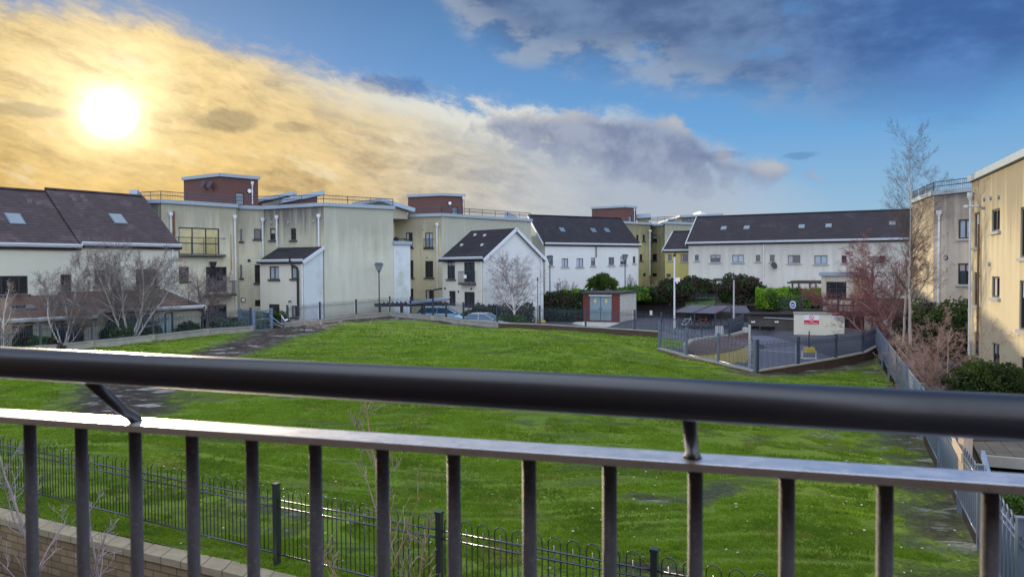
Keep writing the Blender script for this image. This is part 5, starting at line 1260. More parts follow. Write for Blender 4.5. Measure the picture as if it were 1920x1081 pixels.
# leafy things
def leafy(name, label, base, size, n, seed, m, leaf=.09, lumps=5, cat='bush', shape='dome', stem=True, group=None, col2=None):
    """crown of small leaves spread through a lumpy dome / box; size=(rx, ry, h)"""
    rnd = random.Random(seed); root = thing(name, label, cat, base, group); rx, ry, h = size
    mb = MB(); mb2 = MB()
    for _ in range(n):
        if shape == 'dome':
            a = rnd.random()*6.283; c = rnd.uniform(-.55, 1); s = math.sqrt(1-c*c)
            nz = mnoise.noise(Vector((math.cos(a)*s*1.6, math.sin(a)*s*1.6, c*1.6+seed)))
            nz2 = mnoise.noise(Vector((math.cos(a)*s*4, math.sin(a)*s*4, c*4+seed)))
            rr = (rnd.random()**.33)*(1+.32*nz+.18*nz2)
            p = Vector((base[0]+rx*rr*s*math.cos(a), base[1]+ry*rr*s*math.sin(a), base[2]+h*.45+h*.55*rr*c))
            if p.z < base[2]: continue
        else:
            u = rnd.uniform(-1, 1); w = rnd.uniform(-1, 1)
            nz = mnoise.noise(Vector((u*rx*1.2, w*1.5, seed))); nz2 = mnoise.noise(Vector((u*rx*3.5, w*3, seed)))
            hh = h*(1+.22*nz+.14*nz2)*(1-.35*abs(w)**3)
            t = 1-rnd.random()**2.0 if rnd.random() < .6 else rnd.random()
            d = Vector((shape[0], shape[1])); e = Vector((-d.y, d.x))
            ww = w*(1+.15*nz2)
            p = Vector((base[0]+d.x*u*rx+e.x*ww*ry, base[1]+d.y*u*rx+e.y*ww*ry, base[2]+hh*t))
        s = leaf*rnd.uniform(.6, 1.3); q_ = Vector((rnd.gauss(0, 1), rnd.gauss(0, 1), rnd.gauss(0, 1))).normalized(); r_ = rperp(q_, rnd); t_ = q_.cross(r_)
        k = mb2 if (col2 and mnoise.noise(p*.9) > .08) else mb
        k.face([p-r_*s, p+t_*s*.5, p+r_*s, p-t_*s*.5])
    mb.build('foliage', M[m], root)
    if mb2.v: mb2.build('foliage', M[col2], root)
    if stem:
        st_ = MB()
        for _ in range(7):
            if shape == 'dome': bx = base[0]+rnd.uniform(-.2, .2)*rx; by = base[1]+rnd.uniform(-.2, .2)*ry
            else: u = rnd.uniform(-.9, .9); bx = base[0]+shape[0]*u*rx; by = base[1]+shape[1]*u*rx
            st_.tube([(bx, by, base[2]-.1), (bx+rnd.uniform(-.3, .3)*ry, by+rnd.uniform(-.3, .3)*ry, base[2]+h*.6)], [.04, .015], 5)
        st_.build('stems', M['barkdark'], root)
    return root
B_ = (.917, -.40)
def hb(px, Y, z): return tY(px, Y, z)
leafy('hedge', 'bright yellow-green hedge below the palm', hb(1122, 73.5, 1.15), (3.6, 1.0, 1.35), 9000, 1, 'leafbright', .13, cat='hedge', shape=(.97, -.2), col2='leafmid')
leafy('hedge', 'smaller bright yellow-green hedge clump left of the long hedge, by the kiosk roof', hb(1086, 72, .55), (1.3, .9, 1.7), 4200, 2, 'leafbright', .12, cat='hedge', shape='dome', col2='leafmid')
leafy('hedge', 'tallest bright yellow-green hedge clump, between palm and dark hedge', hb(1183, 74.5, 1.2), (1.9, 1.1, 1.75), 5200, 3, 'leafbright', .13, cat='hedge', shape='dome', col2='leafmid')
leafy('hedge', 'dark green hedge before the distant yellow block', hb(1222, 75.8, 1.2), (1.9, 1.0, 1.55), 5200, 4, 'leafdark', .12, cat='hedge', shape=(.95, -.3), col2='leafmid')
leafy('hedge', 'dark shaggy hedge between white gabled house and kiosk', hb(1042, 69.5, -.1), (2.6, 1.4, 2.55), 8500, 5, 'leafdark', .12, cat='hedge', shape=(.98, -.2), col2='leafdull')
leafy('hedge', 'low reddish-brown hedge row right of the kiosk', hb(1215, 76.5, 1.05), (3.9, .7, 1.0), 6500, 6, 'leafdull', .10, cat='hedge', shape=(.94, -.33))
leafy('bush', 'large dark bush beneath the left end of the long white row', hb(1304, 76.5, 1.3), (2.3, 1.6, 2.5), 7500, 7, 'leafdull', .12, col2='leafdark')
leafy('bush', 'dark bush behind the tall white lamp post', hb(1262, 73.2, 1.1), (1.9, 1.3, 2.55), 6500, 8, 'leafdull', .12, col2='leafdark')
leafy('bush', 'big dark bush behind the shorter pale lamp post', hb(1388, 68.2, 1.05), (2.25, 1.5, 3.1), 8500, 9, 'leafdark', .12, col2='leafdull')
leafy('hedge', 'long bright green hedge left of the beige stair building', hb(1482, 65.6, 1.05), (2.9, 1.1, 1.75), 10500, 10, 'leafbright', .12, cat='hedge', shape=(.93, -.36), col2='leafmid')
leafy('bush', 'low green shrubs under the long white row behind the garden lawn', hb(1335, 80, 1.6), (3.0, .9, .75), 3500, 11, 'leafmid', .11, shape=(.93, -.3), col2='leafdark')
leafy('bush', 'straw and green shrubs at the foot of the long white row', hb(1470, 72, 1.3), (4.6, 1.0, 1.35), 6500, 12, 'leafstraw', .10, shape=(.92, -.38), col2='leafdark')
leafy('hedge', 'low dark hedge at the foot of the blank white gable', hb(945, 60.8, -.1), (2.6, .5, 1.85), 6500, 13, 'leafdark', .10, cat='hedge', shape=(.93, .36))
leafy('bush', 'purple-leaved bush between parked car and gabled house', hb(897, 60.3, -.1), (.8, .6, 1.8), 3000, 14, 'leafpurple', .10, col2='leafmid')
leafy('bush', 'small green bush by the door of the gabled house', hb(878, 60.6, -.1), (.7, .5, 1.5), 2500, 15, 'leafmid', .10, col2='leafdark')
leafy('bush', 'dark bush behind the second parked car', hb(958, 58, -.1), (1.5, .8, 1.25), 3500, 16, 'leafdark', .10, col2='leafmid')
leafy('bush', 'large domed evergreen bush below the sunlit block at right', hb(1853, 24.6, -.35), (1.25, 1.2, 1.95), 20000, 17, 'leafround', .05, col2='leafdark')
leafy('bush', 'dark evergreen before the shaded window wall at right', hb(1792, 36, -.3), (1.6, 1.2, 3.3), 7500, 18, 'leafdark', .09, col2='leafround')
leafy('bush', 'broad dark bush behind the birch trunks at right', hb(1738, 38, -.3), (1.5, 1.3, 3.1), 7000, 19, 'leafround', .09, col2='leafdull')
leafy('hedge', 'dark low hedge behind the right-hand fence', hb(1700, 33.5, -.35), (2.6, .7, 1.3), 5000, 20, 'leafdark', .08, cat='hedge', shape=(.35, .93), col2='leafdull')
leafy('bush', 'round dark shrub before the first lean-to garage', hb(222, 41.6, .1), (1.0, .5, 1.9), 5000, 21, 'leafdark', .09, col2='leafmid')
leafy('bush', 'grey-green shrub between white birch and pale garage door', hb(283, 42.6, .1), (.6, .5, 1.75), 2200, 22, 'leafblue', .08)
leafy('bush', 'spreading glossy shrubs below the dark leafless tree', hb(398, 47.5, .0), (1.9, 1.0, 1.75), 6500, 23, 'leafblue', .10, col2='leafdark')
leafy('bush', 'dark shrub at the right corner of the lean-to garage', hb(352, 44.6, .1), (.9, .5, 1.45), 3500, 24, 'leafdark', .09, col2='leafblue')
leafy('bush', 'weedy shrub in front of the far left garage window', hb(68, 38.1, .1), (1.2, .35, 1.3), 3500, 25, 'leafmid', .09, col2='leafdull')
leafy('hedge', 'dark hedge behind the gateway under the white lean-to house', hb(520, 56.6, -.1), (2.9, .6, 1.55), 6000, 26, 'leafmid', .09, cat='hedge', shape=(.95, .2), col2='leafdark')
leafy('bush', 'tiny green shrub behind the patio at the right frame edge', hb(1912, 14.6, -.25), (.35, .35, .5), 1500, 27, 'leafmid', .035)

# palm (cordyline)
def palm():
    b = Vector(tY(1128, 73.0, 1.25)); root = thing('palm_tree', 'spiky palm-like cabbage tree before the bluish white row', 'palm tree', b); rnd = random.Random(4)
    heads = [(b+Vector((0, 0, 2.25)), 1.0), (b+Vector((-.75, .1, 2.0)), .9), (b+Vector((.75, -.1, 2.05)), .9), (b+Vector((.2, .4, 2.55)), .8), (b+Vector((-.3, -.3, 2.4)), .8)]
    mb = MB()
    mb.tube([b+Vector((0, 0, -.2)), b+Vector((.02, 0, .9)), b+Vector((0, 0, 1.5))], [.16, .13, .12], 8)
    for h, s in heads: mb.tube([b+Vector((0, 0, 1.3)), b.lerp(h, .75)+Vector((0, 0, .15)), h], [.11, .09, .07], 6)
    mb.build('trunk', M['barkdark'], root, smooth=True); mb = MB()
    for h, s in heads:
        for _ in range(150):
            a = rnd.random()*6.283; e = rnd.uniform(-.9, 1.35); L = rnd.uniform(.95, 1.3)*s
            d = Vector((math.cos(a)*math.cos(e), math.sin(a)*math.cos(e), math.sin(e))); sd = d.cross(Vector((0, 0, 1))).normalized()*.022
            p1 = h+d*L*.5; p2 = h+d*L+Vector((0, 0, -.34*L)); mb.face([h-sd*.5, h+sd*.5, p1+sd, p2, p1-sd])
    mb.build('leaves', M['palmleaf'], root)
M['palmleaf'] = leafmat('palm_leaf', (.05, .10, .02), (.10, .15, .03), .3)
palm()
# ================================================================== OBJECTS
# kiosk
M['palepost'] = plain('pale_galvanised', (.46, .46, .48), .5, .1)
M['postgreen'] = plain('dark_green_paint', (.035, .06, .07), .45, .1)
M['wooddark'] = plain('dark_timber', (.055, .052, .058), .8, .4, 6, bump=.3)
M['woodgrey'] = plain('grey_blue_timber', (.15, .19, .25), .7, .3, 6)
M['signwall'] = render_wall('beige_render', (.72, .69, .58), streak=.15)
M['signpink'] = plain('faded_pink_sign', (.62, .50, .60), .5, .1)
M['yellowwall'] = render_wall('yellow_ramp_wall', (.62, .50, .16), streak=.4)
M['courses'] = plain('brown_courses', (.11, .065, .060), .85, .4, 3, bump=.3)
M['palewood'] = plain('pale_new_wood', (.52, .40, .30), .8, .25, 6)
M['metalblue'] = plain('blue_grey_gate_paint', (.17, .23, .34), .5, .2, 6)
M['lanternglass'] = glass('lantern_glass', (.25, .30, .34), .2, .2)
M['ribbed'] = plain('dark_ribbed_sheet', (.10, .095, .12), .6, .3, 2)
M['flatdark'] = plain('dark_flat_roof', (.06, .055, .065), .8); M['greydoor'] = plain('grey_blue_door', (.21, .28, .32), .45, .08); M['noticeyellow'] = plain('pale_yellow_notice', (.62, .52, .22), .6, .1)
M['carglass'] = glass('car_glass', (.05, .12, .2), .05, .3); M['tyre'] = plain('tyre_rubber', (.02, .02, .022), .8); M['rimm'] = plain('alloy_rim', (.4, .4, .42), .35, .1, metal=.6)
M['carblue'] = plain('pale_blue_car_paint', (.45, .74, .95), .22, .04, spec=.6); M['carsilver'] = plain('silver_car_paint', (.46, .50, .58), .25, .05, spec=.6)
def kiosk():
    c = Vector((9.55, 66.5)); l = Vector((6.46, 68.0)); r = Vector((11.85, 71.2)); zb = -.12; zt = 2.42
    root = thing('brick_kiosk', 'brick kiosk with grey double doors and flat dark roof beyond the fence', 'kiosk', (c.x, c.y, zb))
    M['redbrick'] = brick('dark_red_brick', (.22, .055, .045), (.14, .04, .035), (.14, .10, .09), (.9, -.43), .24, .08, .01, .25)
    f = Fac(l, c); u1, _ = f.uz(1105.5, 570); u2, _ = f.uz(1147, 570)
    mb = MB(); wall_sheet(mb, f, zb, zt, [(u1, zb+.12, u2, zt-.22)], .1); mb.build('brick_front', M['redbrick'], root)
    g2 = Fac(c, r); mb = MB(); b4 = l+(r-c)
    M['rubble'] = brick('grey_stone_side', (.86, .85, .78), (.78, .77, .70), (.40, .39, .35), (.45, .89), .4, .2, .02, .5)
    for a, b in ((c, r), (r, b4), (b4, l)): mb.face([v3(a, zb), v3(b, zb), v3(b, zt), v3(a, zt)])
    mb.build('side_wall', M['rubble'], root); mb = MB()
    k = zb
    i = 0
    while k < zt-.12:                                    # brick quoins toothed into the side wall
        w = .22 if i % 2 else .12; mb.face([g2.P(0, k, .006), g2.P(w, k, .006), g2.P(w, k+.15, .006), g2.P(0, k+.15, .006)]); k += .15; i += 1
    mb.build('quoins', M['redbrick'], root)
    mb = MB(); dl = (c-l).normalized(); dr = (r-c).normalized(); o = .14
    P_ = [l-dl*o-dr*o, c+dl*o-dr*o, r+dl*o+dr*o, b4-dl*o+dr*o]; mb.prism([tuple(p) for p in P_], zt+.002, zt+.15); mb.build('roof', M['flatdark'], root)
    for k in range(2):
        a = u1+(u2-u1)*k/2+.02; b = u1+(u2-u1)*(k+1)/2-.02; mb = MB(); P = f.P
        mb.box8([P(a, zb+.14, -.06), P(b, zb+.14, -.06), P(b, zb+.14, -.02), P(a, zb+.14, -.02)], [P(a, zt-.24, -.06), P(b, zt-.24, -.06), P(b, zt-.24, -.02), P(a, zt-.24, -.02)])
        dd = mb.build('door', M['greydoor'], root)
        mb = MB(); m_ = (a+b)/2; mb.face([P(m_-.10, zt-.80, -.014), P(m_+.10, zt-.80, -.014), P(m_+.10, zt-.48, -.014), P(m_-.10, zt-.48, -.014)]); w = mb.build('warning_notice', M['noticeyellow'], dd)
        mb = MB(); mb.face([P(m_-.07, zt-.72, -.010), P(m_+.07, zt-.72, -.010), P(m_, zt-.56, -.010)]); mb.build('warning_triangle', M['yellowpaint'], dd)
        mb = MB(); mb.box8([P(b-.1 if k == 0 else a+.06, zb+1.1, -.02), P(b-.06 if k == 0 else a+.1, zb+1.1, -.02), P(b-.06 if k == 0 else a+.1, zb+1.1, .02), P(b-.1 if k == 0 else a+.06, zb+1.1, .02)], [P(b-.1 if k == 0 else a+.06, zb+1.3, -.02), P(b-.06 if k == 0 else a+.1, zb+1.3, -.02), P(b-.06 if k == 0 else a+.1, zb+1.3, .02), P(b-.1 if k == 0 else a+.06, zb+1.3, .02)]); mb.build('handle', M['frame'], dd)
    mb = MB(); P = f.P; mb.box8([P(u1-.03, zt-.22, -.05), P(u2+.03, zt-.22, -.05), P(u2+.03, zt-.22, .12), P(u1-.03, zt-.22, .12)], [P(u1-.03, zt-.08, -.05), P(u2+.03, zt-.08, -.05), P(u2+.03, zt-.10, .14), P(u1-.03, zt-.10, .14)]); mb.build('canopy', M['paledoor'], root)
    # apron of pale concrete
    mb = MB(); q1 = atZ(1072, 606, -.12)[:2]; q2 = atZ(1126, 617, -.12)[:2]; q3 = atZ(1196, 603, -.12)[:2]; mb.prism([q1, q2, tuple(c-dr*.5+dl*.2), tuple(c), tuple(l), tuple(l-dl*.6)], -.16, -.118); tag(mb.build('pavement', M['paleconc']), kind='structure')
M['paledoor'] = plain('pale_canopy', (.50, .56, .58), .5, .1); M['paleconc'] = plain('pale_concrete', (.50, .49, .44), .85, .2)
kiosk()
mb = MB(); p = Vector(tY(1086, 69.0, 0)); p.z = 4.6-(570-505.4)*69/1400; mb.tube([p, p+Vector((-.05, -.12, 0))], [.22, .15], 12); tag(mb.build('bulkhead_lamp', M['signwhite']), 'round white bulkhead lamp on the dark wall left of the kiosk', 'lamp')
# pale door panels in the wall left of kiosk
mb = MB()
for k, (a, b) in enumerate(((1048, 1057), (1058, 1068))):
    x0, y0 = XY(a, 77.2); x1, y1 = XY(b, 77.1); mb.box(x0, x1, y0-.06, y0, -.1, 1.02)
g0 = MB(); x0, y0 = XY(1047, 77.3); x1, _ = XY(1069, 77.2); g0.box(x0, x1, y0-.05, y0+.1, -.14, 1.12)
tag(g0.build('utility_hatch', M['paledoor']), 'pale double hatch in the dark wall left of the kiosk', 'hatch')

# pale lamp posts
def post_lamp(name, label, px, Y, zb, ytop, r=.075, head='cap', m='pipewhite', cam_px=None, lantern='frame', py=None):
    x, y = XY(px, Y); yh = 506+(960-px)*.005; zt = 4.6-(ytop-yh)*Y/1400
    root = thing(name, label, 'lamp post', (x, y, zb)); mb = MB()
    mb.tube([(x, y, zb-.1), (x, y, zb+.6), (x, y, zb+.62), (x, y, zt-(.25 if head == 'cap' else .6))], [r*1.35, r*1.35, r, r*.8], 10); mb.build('pole', M[m], root, smooth=False)
    if head == 'cap':
        mb = MB(); mb.tube([(x, y, zt-.3), (x, y, zt-.22), (x, y, zt)], [r*1.1, r*1.9, r*1.6], 12); mb.build('lamp_head', M[lantern], root)
    else:
        h = .62; w0, w1 = .09, .30; z0 = zt-h
        mb = MB()
        for sx, sy in ((-1, -1), (1, -1), (1, 1), (-1, 1)): mb.tube([(x+sx*w0, y+sy*w0, z0), (x+sx*w1, y+sy*w1, zt-.1)], .02, 4)
        mb.box8([(x-w1-.03, y-w1-.03, zt-.1), (x+w1+.03, y-w1-.03, zt-.1), (x+w1+.03, y+w1+.03, zt-.1), (x-w1-.03, y+w1+.03, zt-.1)], [(x-w1*.7, y-w1*.7, zt+.03), (x+w1*.7, y-w1*.7, zt+.03), (x+w1*.7, y+w1*.7, zt+.03), (x-w1*.7, y+w1*.7, zt+.03)])
        mb.tube([(x, y, z0-.15), (x, y, z0)], [.05, .12], 8)
        lh = mb.build('lantern', M[lantern], root)
        mb = MB(); k = .86; mb.box8([(x-w0*k, y-w0*k, z0+.02), (x+w0*k, y-w0*k, z0+.02), (x+w0*k, y+w0*k, z0+.02), (x-w0*k, y+w0*k, z0+.02)], [(x-w1*k, y-w1*k, zt-.11), (x+w1*k, y-w1*k, zt-.11), (x+w1*k, y+w1*k, zt-.11), (x-w1*k, y+w1*k, zt-.11)]); mb.build('lantern_glass', M['lanternglass'], lh)
    if cam_px:
        z = 4.6-(cam_px-yh)*Y/1400; mb = MB(); mb.box(x+.05, x+.42, y-.12, y+.12, z-.16, z+.16); mb.tube([(x+.2, y, z-.16), (x+.2, y-.1, z-.3)], .07, 8); mb.build('control_box', M['signwhite'], root)
    return root
post_lamp('lamp_post', 'tall white lamp post with a small white box on its side', 1264.5, 60, -.15, 474, .075, cam_px=524)
post_lamp('lamp_post', 'shorter pale lamp post before the big dark bush', 1376, 56, -.4, 517, .065, m='palepost')
post_lamp('street_lantern', 'dark lantern post before the tall blank wall', 710.5, 58.9, -.15, 493, .055, 'lantern', 'postgreen', lantern='postgreen')
post_lamp('street_lantern', 'dark lantern post at the left corner of the bluish white row', 1031, 72, .2, 479, .06, 'lantern', 'postgreen', lantern='postgreen')
post_lamp('street_lantern', 'dark lantern post half hidden in the shrub right of the palm', 1172, 78.5, 1.4, 477, .06, 'lantern', 'postgreen', lantern='postgreen')
post_lamp('street_lantern', 'pale lantern rising out of the reddish trees', 1636, 52, -.5, 478, .055, 'lantern', 'postgreen', lantern='palepost')
post_lamp('lamp_post', 'thin low post lamp at the right foot of the white gable', 1008, 62, -.1, 520, .035, m='postgreen', lantern='postgreen')

# trellis shelter left of the cars
def pergola(name, label, pA, pB, depth, zt, zb, nposts=3, slats=14, m='wood', over=.4, roofm=None, slat_w=.07):
    A_ = Vector(pA); B2 = Vector(pB); d = (B2-A_).normalized(); L = (B2-A_).length; n = Vector((-d.y, d.x)); n = n if n.y > 0 else -n
    root = thing(name, label, 'pergola', (A_.x, A_.y, zb))
    for k in range(nposts):
        for w in (0, depth):
            p = A_+d*(L*k/(nposts-1))+n*w; mb = MB(); mb.obox(tuple(p), d, -.07, .07, -.07, .07, zb, zt-.1); mb.build('post', M[m], root)
    for w in (0, depth):
        mb = MB(); a = A_-d*over+n*w; b = B2+d*over+n*w; mb.beam(v3(a, zt-.02), v3(b, zt-.02), .08, .18); mb.build('beam', M[m], root)
    for k in range(slats):
        p = A_+d*(L*k/(slats-1)); a = p-n*over; b = p+n*(depth+over); mb = MB(); mb.beam(v3(a, zt+.13), v3(b, zt+.13), slat_w, .12); mb.build('rafter', M[m], root)
    return root
pg = pergola('pergola', 'long dark timber shelter between lantern and parked cars', XY(712, 57.2), XY(836, 58.2), 2.2, 1.95, -.15, 4, 16, 'wooddark')
mb = MB(); a = XY(763, 57.1); b = XY(840, 57.8); mb.slab([v3(a, 2.1), v3(b, 2.38), v3((b[0], b[1]+2.0), 2.5), v3((a[0], a[1]+2.0), 2.2)], .1); mb.build('roof_sheet', M['woodgrey'], pg)
mb = MB(); a = XY(692, 57.0); b = XY(835, 57.6); 
for zz in (.35, .75): mb.beam(v3(a, zz), v3(b, zz+.12), .05, .3)
mb.build('low_boarding', M['wooddark'], pg)
mb = MB(); a = XY(812, 66); b = XY(850, 66.5); mb.slab([v3(a, 2.9), v3(b, 3.15), v3((b[0], b[1]+1), 3.2), v3((a[0], a[1]+1), 2.95)], .1)
mb.beam(v3(XY(812, 66.1), -.1), v3((XY(812, 66.1)[0]+.01, 66.1), 2.9), .1, .1); tag(mb.build('canopy', M['wooddark']), 'small dark slanted canopy before the door of the gabled house', 'canopy')
pergola('pergola', 'weathered garden pergola left of the bright hedge under the long white row', XY(1342, 77), XY(1400, 75), 2.0, 3.45, 1.35, 3, 10, 'wood', .5)
pergola('pergola', 'weathered garden pergola right beneath the long white row beside the stair building', XY(1486, 73), XY(1552, 71), 2.0, 3.25, 1.25, 3, 10, 'wood', .5)

# cars
def car(name, label, px, Y, z, ang, L, W, H, paint, estate=True, cat='car'):
    x, y = XY(px, Y); root = thing(name, label, cat, (x, y, z)); ca, sa = math.cos(ang), math.sin(ang)
    T = lambda u, w, h: (x+ca*u-sa*w, y+sa*u+ca*w, z+h)
    hw = W/2; belt = H*(.68 if estate else .62)
    prof = [(-.5, .32, .50, .86), (-.485, .24, belt/H+.0, .93), (-.42, .2, belt/H+.03, 1), (-.1, .2, belt/H+.02, 1), (.16, .2, belt/H, 1), (.33, .2, .56, .98), (.45, .22, .50, .92), (.497, .28, .42, .82)]
    mb = MB(); rings = []
    for u, zb_, zt_, k in prof:
        i = len(mb.v); w = hw*k
        for ww, hh in ((-w*.92, zb_*H), (w*.92, zb_*H), (w, (zb_*.6+zt_*.4)*H), (w*.97, zt_*H*.94), (w*.86, zt_*H), (-w*.86, zt_*H), (-w*.97, zt_*H*.94), (-w, (zb_*.6+zt_*.4)*H)):
            mb.v.append(T(u*L, ww, hh))
        rings.append(i)
    for a, b in zip(rings, rings[1:]):
        for j in range(8): mb.f.append((a+j, a+(j+1) % 8, b+(j+1) % 8, b+j))
    mb.f.append(tuple(rings[0]+j for j in range(8))[::-1]); mb.f.append(tuple(rings[-1]+j for j in range(8)))
    mb.build('body', M[paint], root, smooth=False, bevel=.03)
    # greenhouse
    r0, r1, r2, r3 = (-.47, -.38, .06, .24) if estate else (-.42, -.28, .02, .22)
    mb = MB(); wb = hw*.86; wt = hw*.68; B4 = [T(r0*L, -wb, belt), T(r3*L, -wb, belt), T(r3*L, wb, belt), T(r0*L, wb, belt)]; T4 = [T(r1*L, -wt, H*.965), T(r2*L, -wt, H*.965), T(r2*L, wt, H*.965), T(r1*L, wt, H*.965)]
    mb.box8(B4, T4); mb.build('windows', M['carglass'], root)
    mb = MB(); e = .012
    mb.box8([T(r1*L-e, -wt-e, H*.955), T(r2*L+e, -wt-e, H*.955), T(r2*L+e, wt+e, H*.955), T(r1*L-e, wt+e, H*.955)], [T(r1*L+.15, -wt*.85, H), T(r2*L-.2, -wt*.85, H), T(r2*L-.2, wt*.85, H), T(r1*L+.15, wt*.85, H)])
    mb.build('roof', M[paint], root)
    for s in (-1, 1):
        mb = MB()
        for (ua, za), (ub, zc) in (((r0*L, belt), (r1*L, H*.965)), ((r3*L, belt), (r2*L, H*.965)), ((-.10*L, belt), (-.10*L, H*.965))):
            t = lambda zz: wb+(wt-wb)*(zz-belt)/(H*.965-belt)
            mb.beam(T(ua, s*(t(za)+.006), za), T(ub, s*(t(zc)+.006), zc), .05, .05)
        mb.build('pillars', M[paint], root)
        for u in (-.31, .32):
            mb = MB(); c1 = Vector(T(u*L, s*(hw-.16), .31)); c2 = Vector(T(u*L, s*(hw+.015), .31)); mb.tube([c1, c2], .31, 18); wh = mb.build('wheel', M['tyre'], root)
            mb = MB(); c3 = Vector(T(u*L, s*(hw+.022), .31)); mb.tube([c2, c3], [.19, .17], 14); mb.build('rim', M['rimm'], wh)
        mb = MB(); mb.box8([T(.47*L, s*hw*.55, .36*H), T(.485*L, s*hw*.55, .36*H), T(.46*L, s*hw*.88, .36*H), T(.44*L, s*hw*.88, .36*H)], [T(.455*L, s*hw*.55, .47*H), T(.47*L, s*hw*.55, .47*H), T(.44*L, s*hw*.88, .49*H), T(.42*L, s*hw*.88, .49*H)]); mb.build('headlight', M['signwhite'], root)
        mb = MB(); mb.box8([T(.2*L, s*(hw*.9), belt), T(.23*L, s*(hw*.9), belt), T(.23*L, s*(hw+.14), belt), T(.2*L, s*(hw+.14), belt)], [T(.2*L, s*(hw*.9), belt+.14), T(.23*L, s*(hw*.9), belt+.14), T(.23*L, s*(hw+.14), belt+.14), T(.2*L, s*(hw+.14), belt+.14)]); mb.build('mirror', M[paint], root)
    return root
car('parked_car', 'pale blue estate car parked nose right behind the fence', 833, 60.7, -.05, -.12, 4.7, 1.85, 1.72, 'carblue')
car('parked_car', 'silver car with blue glass parked right of the pale blue car', 912, 57.9, -.12, -.35, 4.1, 1.75, 1.42, 'carsilver', False)
# wheelie bins at left
for k, (px, lab) in enumerate(((432, 'black wheelie bin by the drainpipe, left of the pair'), (441, 'black wheelie bin by the drainpipe, right of the pair'))):
    x, y = XY(px, 57.0); root = thing('wheelie_bin', lab, 'bin', (x, y, -.1)); mb = MB(); w0, w1 = .2, .27
    mb.box8([(x-w0, y-w0, 0), (x+w0, y-w0, 0), (x+w0, y+w0, 0), (x-w0, y+w0, 0)], [(x-w1, y-w1, 1.0), (x+w1, y-w1, 1.0), (x+w1, y+w1, 1.0), (x-w1, y+w1, 1.0)]); mb.build('body', M['pipeblack'], root)
    mb = MB(); mb.box8([(x-w1-.02, y-w1-.04, 1.002), (x+w1+.02, y-w1-.04, 1.002), (x+w1+.02, y+w1+.04, 1.002), (x-w1-.02, y+w1+.04, 1.002)], [(x-w1, y-w1, 1.04), (x+w1, y-w1, 1.04), (x+w1, y+w1, 1.12), (x-w1, y+w1, 1.12)]); mb.build('lid', M['pipeblack'], root)
    for s in (-1, 1): mb = MB(); mb.tube([(x+s*w0-.03, y+w0, -.0), (x+s*w0+.03, y+w0, -.0)], .1, 10); mb.build('wheel', M['tyre'], root)

# gateway: metal gate panels and broken barrier
def gate():
    a = XY(449, 49.5); b = XY(475, 47.8); c = XY(508, 49.2); zb, zt = .7, 2.05
    root = thing('metal_gate', 'blue-grey double gate standing open at the muddy gateway', 'gate', (b[0], b[1], zb))
    for p, q in ((a, b), (b, c)):
        mb = MB(); mb.beam(v3(p, zt), v3(q, zt), .06, .06); mb.beam(v3(p, zb+.1), v3(q, zb+.1), .06, .06); mb.beam(v3(p, zb+.8), v3(q, zb+.8), .04, .05)
        P = Vector(p); Q = Vector(q); n = int((Q-P).length/.11)
        for k in range(1, n): r = P.lerp(Q, k/n); mb.tube([v3(r, zb+.1), v3(r, zt)], .011, 4)
        mb.build('leaf', M['metalblue'], root)
    for p in (a, b, c): mb = MB(); mb.box(p[0]-.07, p[0]+.07, p[1]-.07, p[1]+.07, zb-.3, zt+.12); mb.build('post', M['metalblue'], root)
gate()
root = thing('broken_barrier', 'bent broken railing with white tape at the gateway', 'barrier', (*XY(515, 48), .8)); p0 = Vector((*XY(504, 48.2), 1.75)); p1 = Vector((*XY(527, 47.8), 1.2)); p2 = Vector((*XY(527.5, 47.8), .8)); p3 = Vector((*XY(539, 47.8), 1.25)); p4 = Vector((*XY(527, 47.8), 1.75))
mb = MB(); mb.tube([p0, p1, p3], .03, 6); mb.tube([p2, p4], .03, 6); mb.tube([p0-Vector((0, 0, .3)), p1-Vector((0, 0, .2)), p3-Vector((0, 0, .25))], .022, 6); mb.build('bars', M['metalblue'], root)
mb = MB(); t0, t1 = Vector((*XY(526.5, 47.7), 1.72)), Vector((*XY(538.5, 47.6), 1.48)); mid = (t0+t1)/2-Vector((0, 0, .18))
for a, b in ((t0, mid), (mid, t1)): mb.face([a, b, b+Vector((0, .01, .1)), a+Vector((0, .01, .1))])
mb.build('tape', M['signwhite'], root)
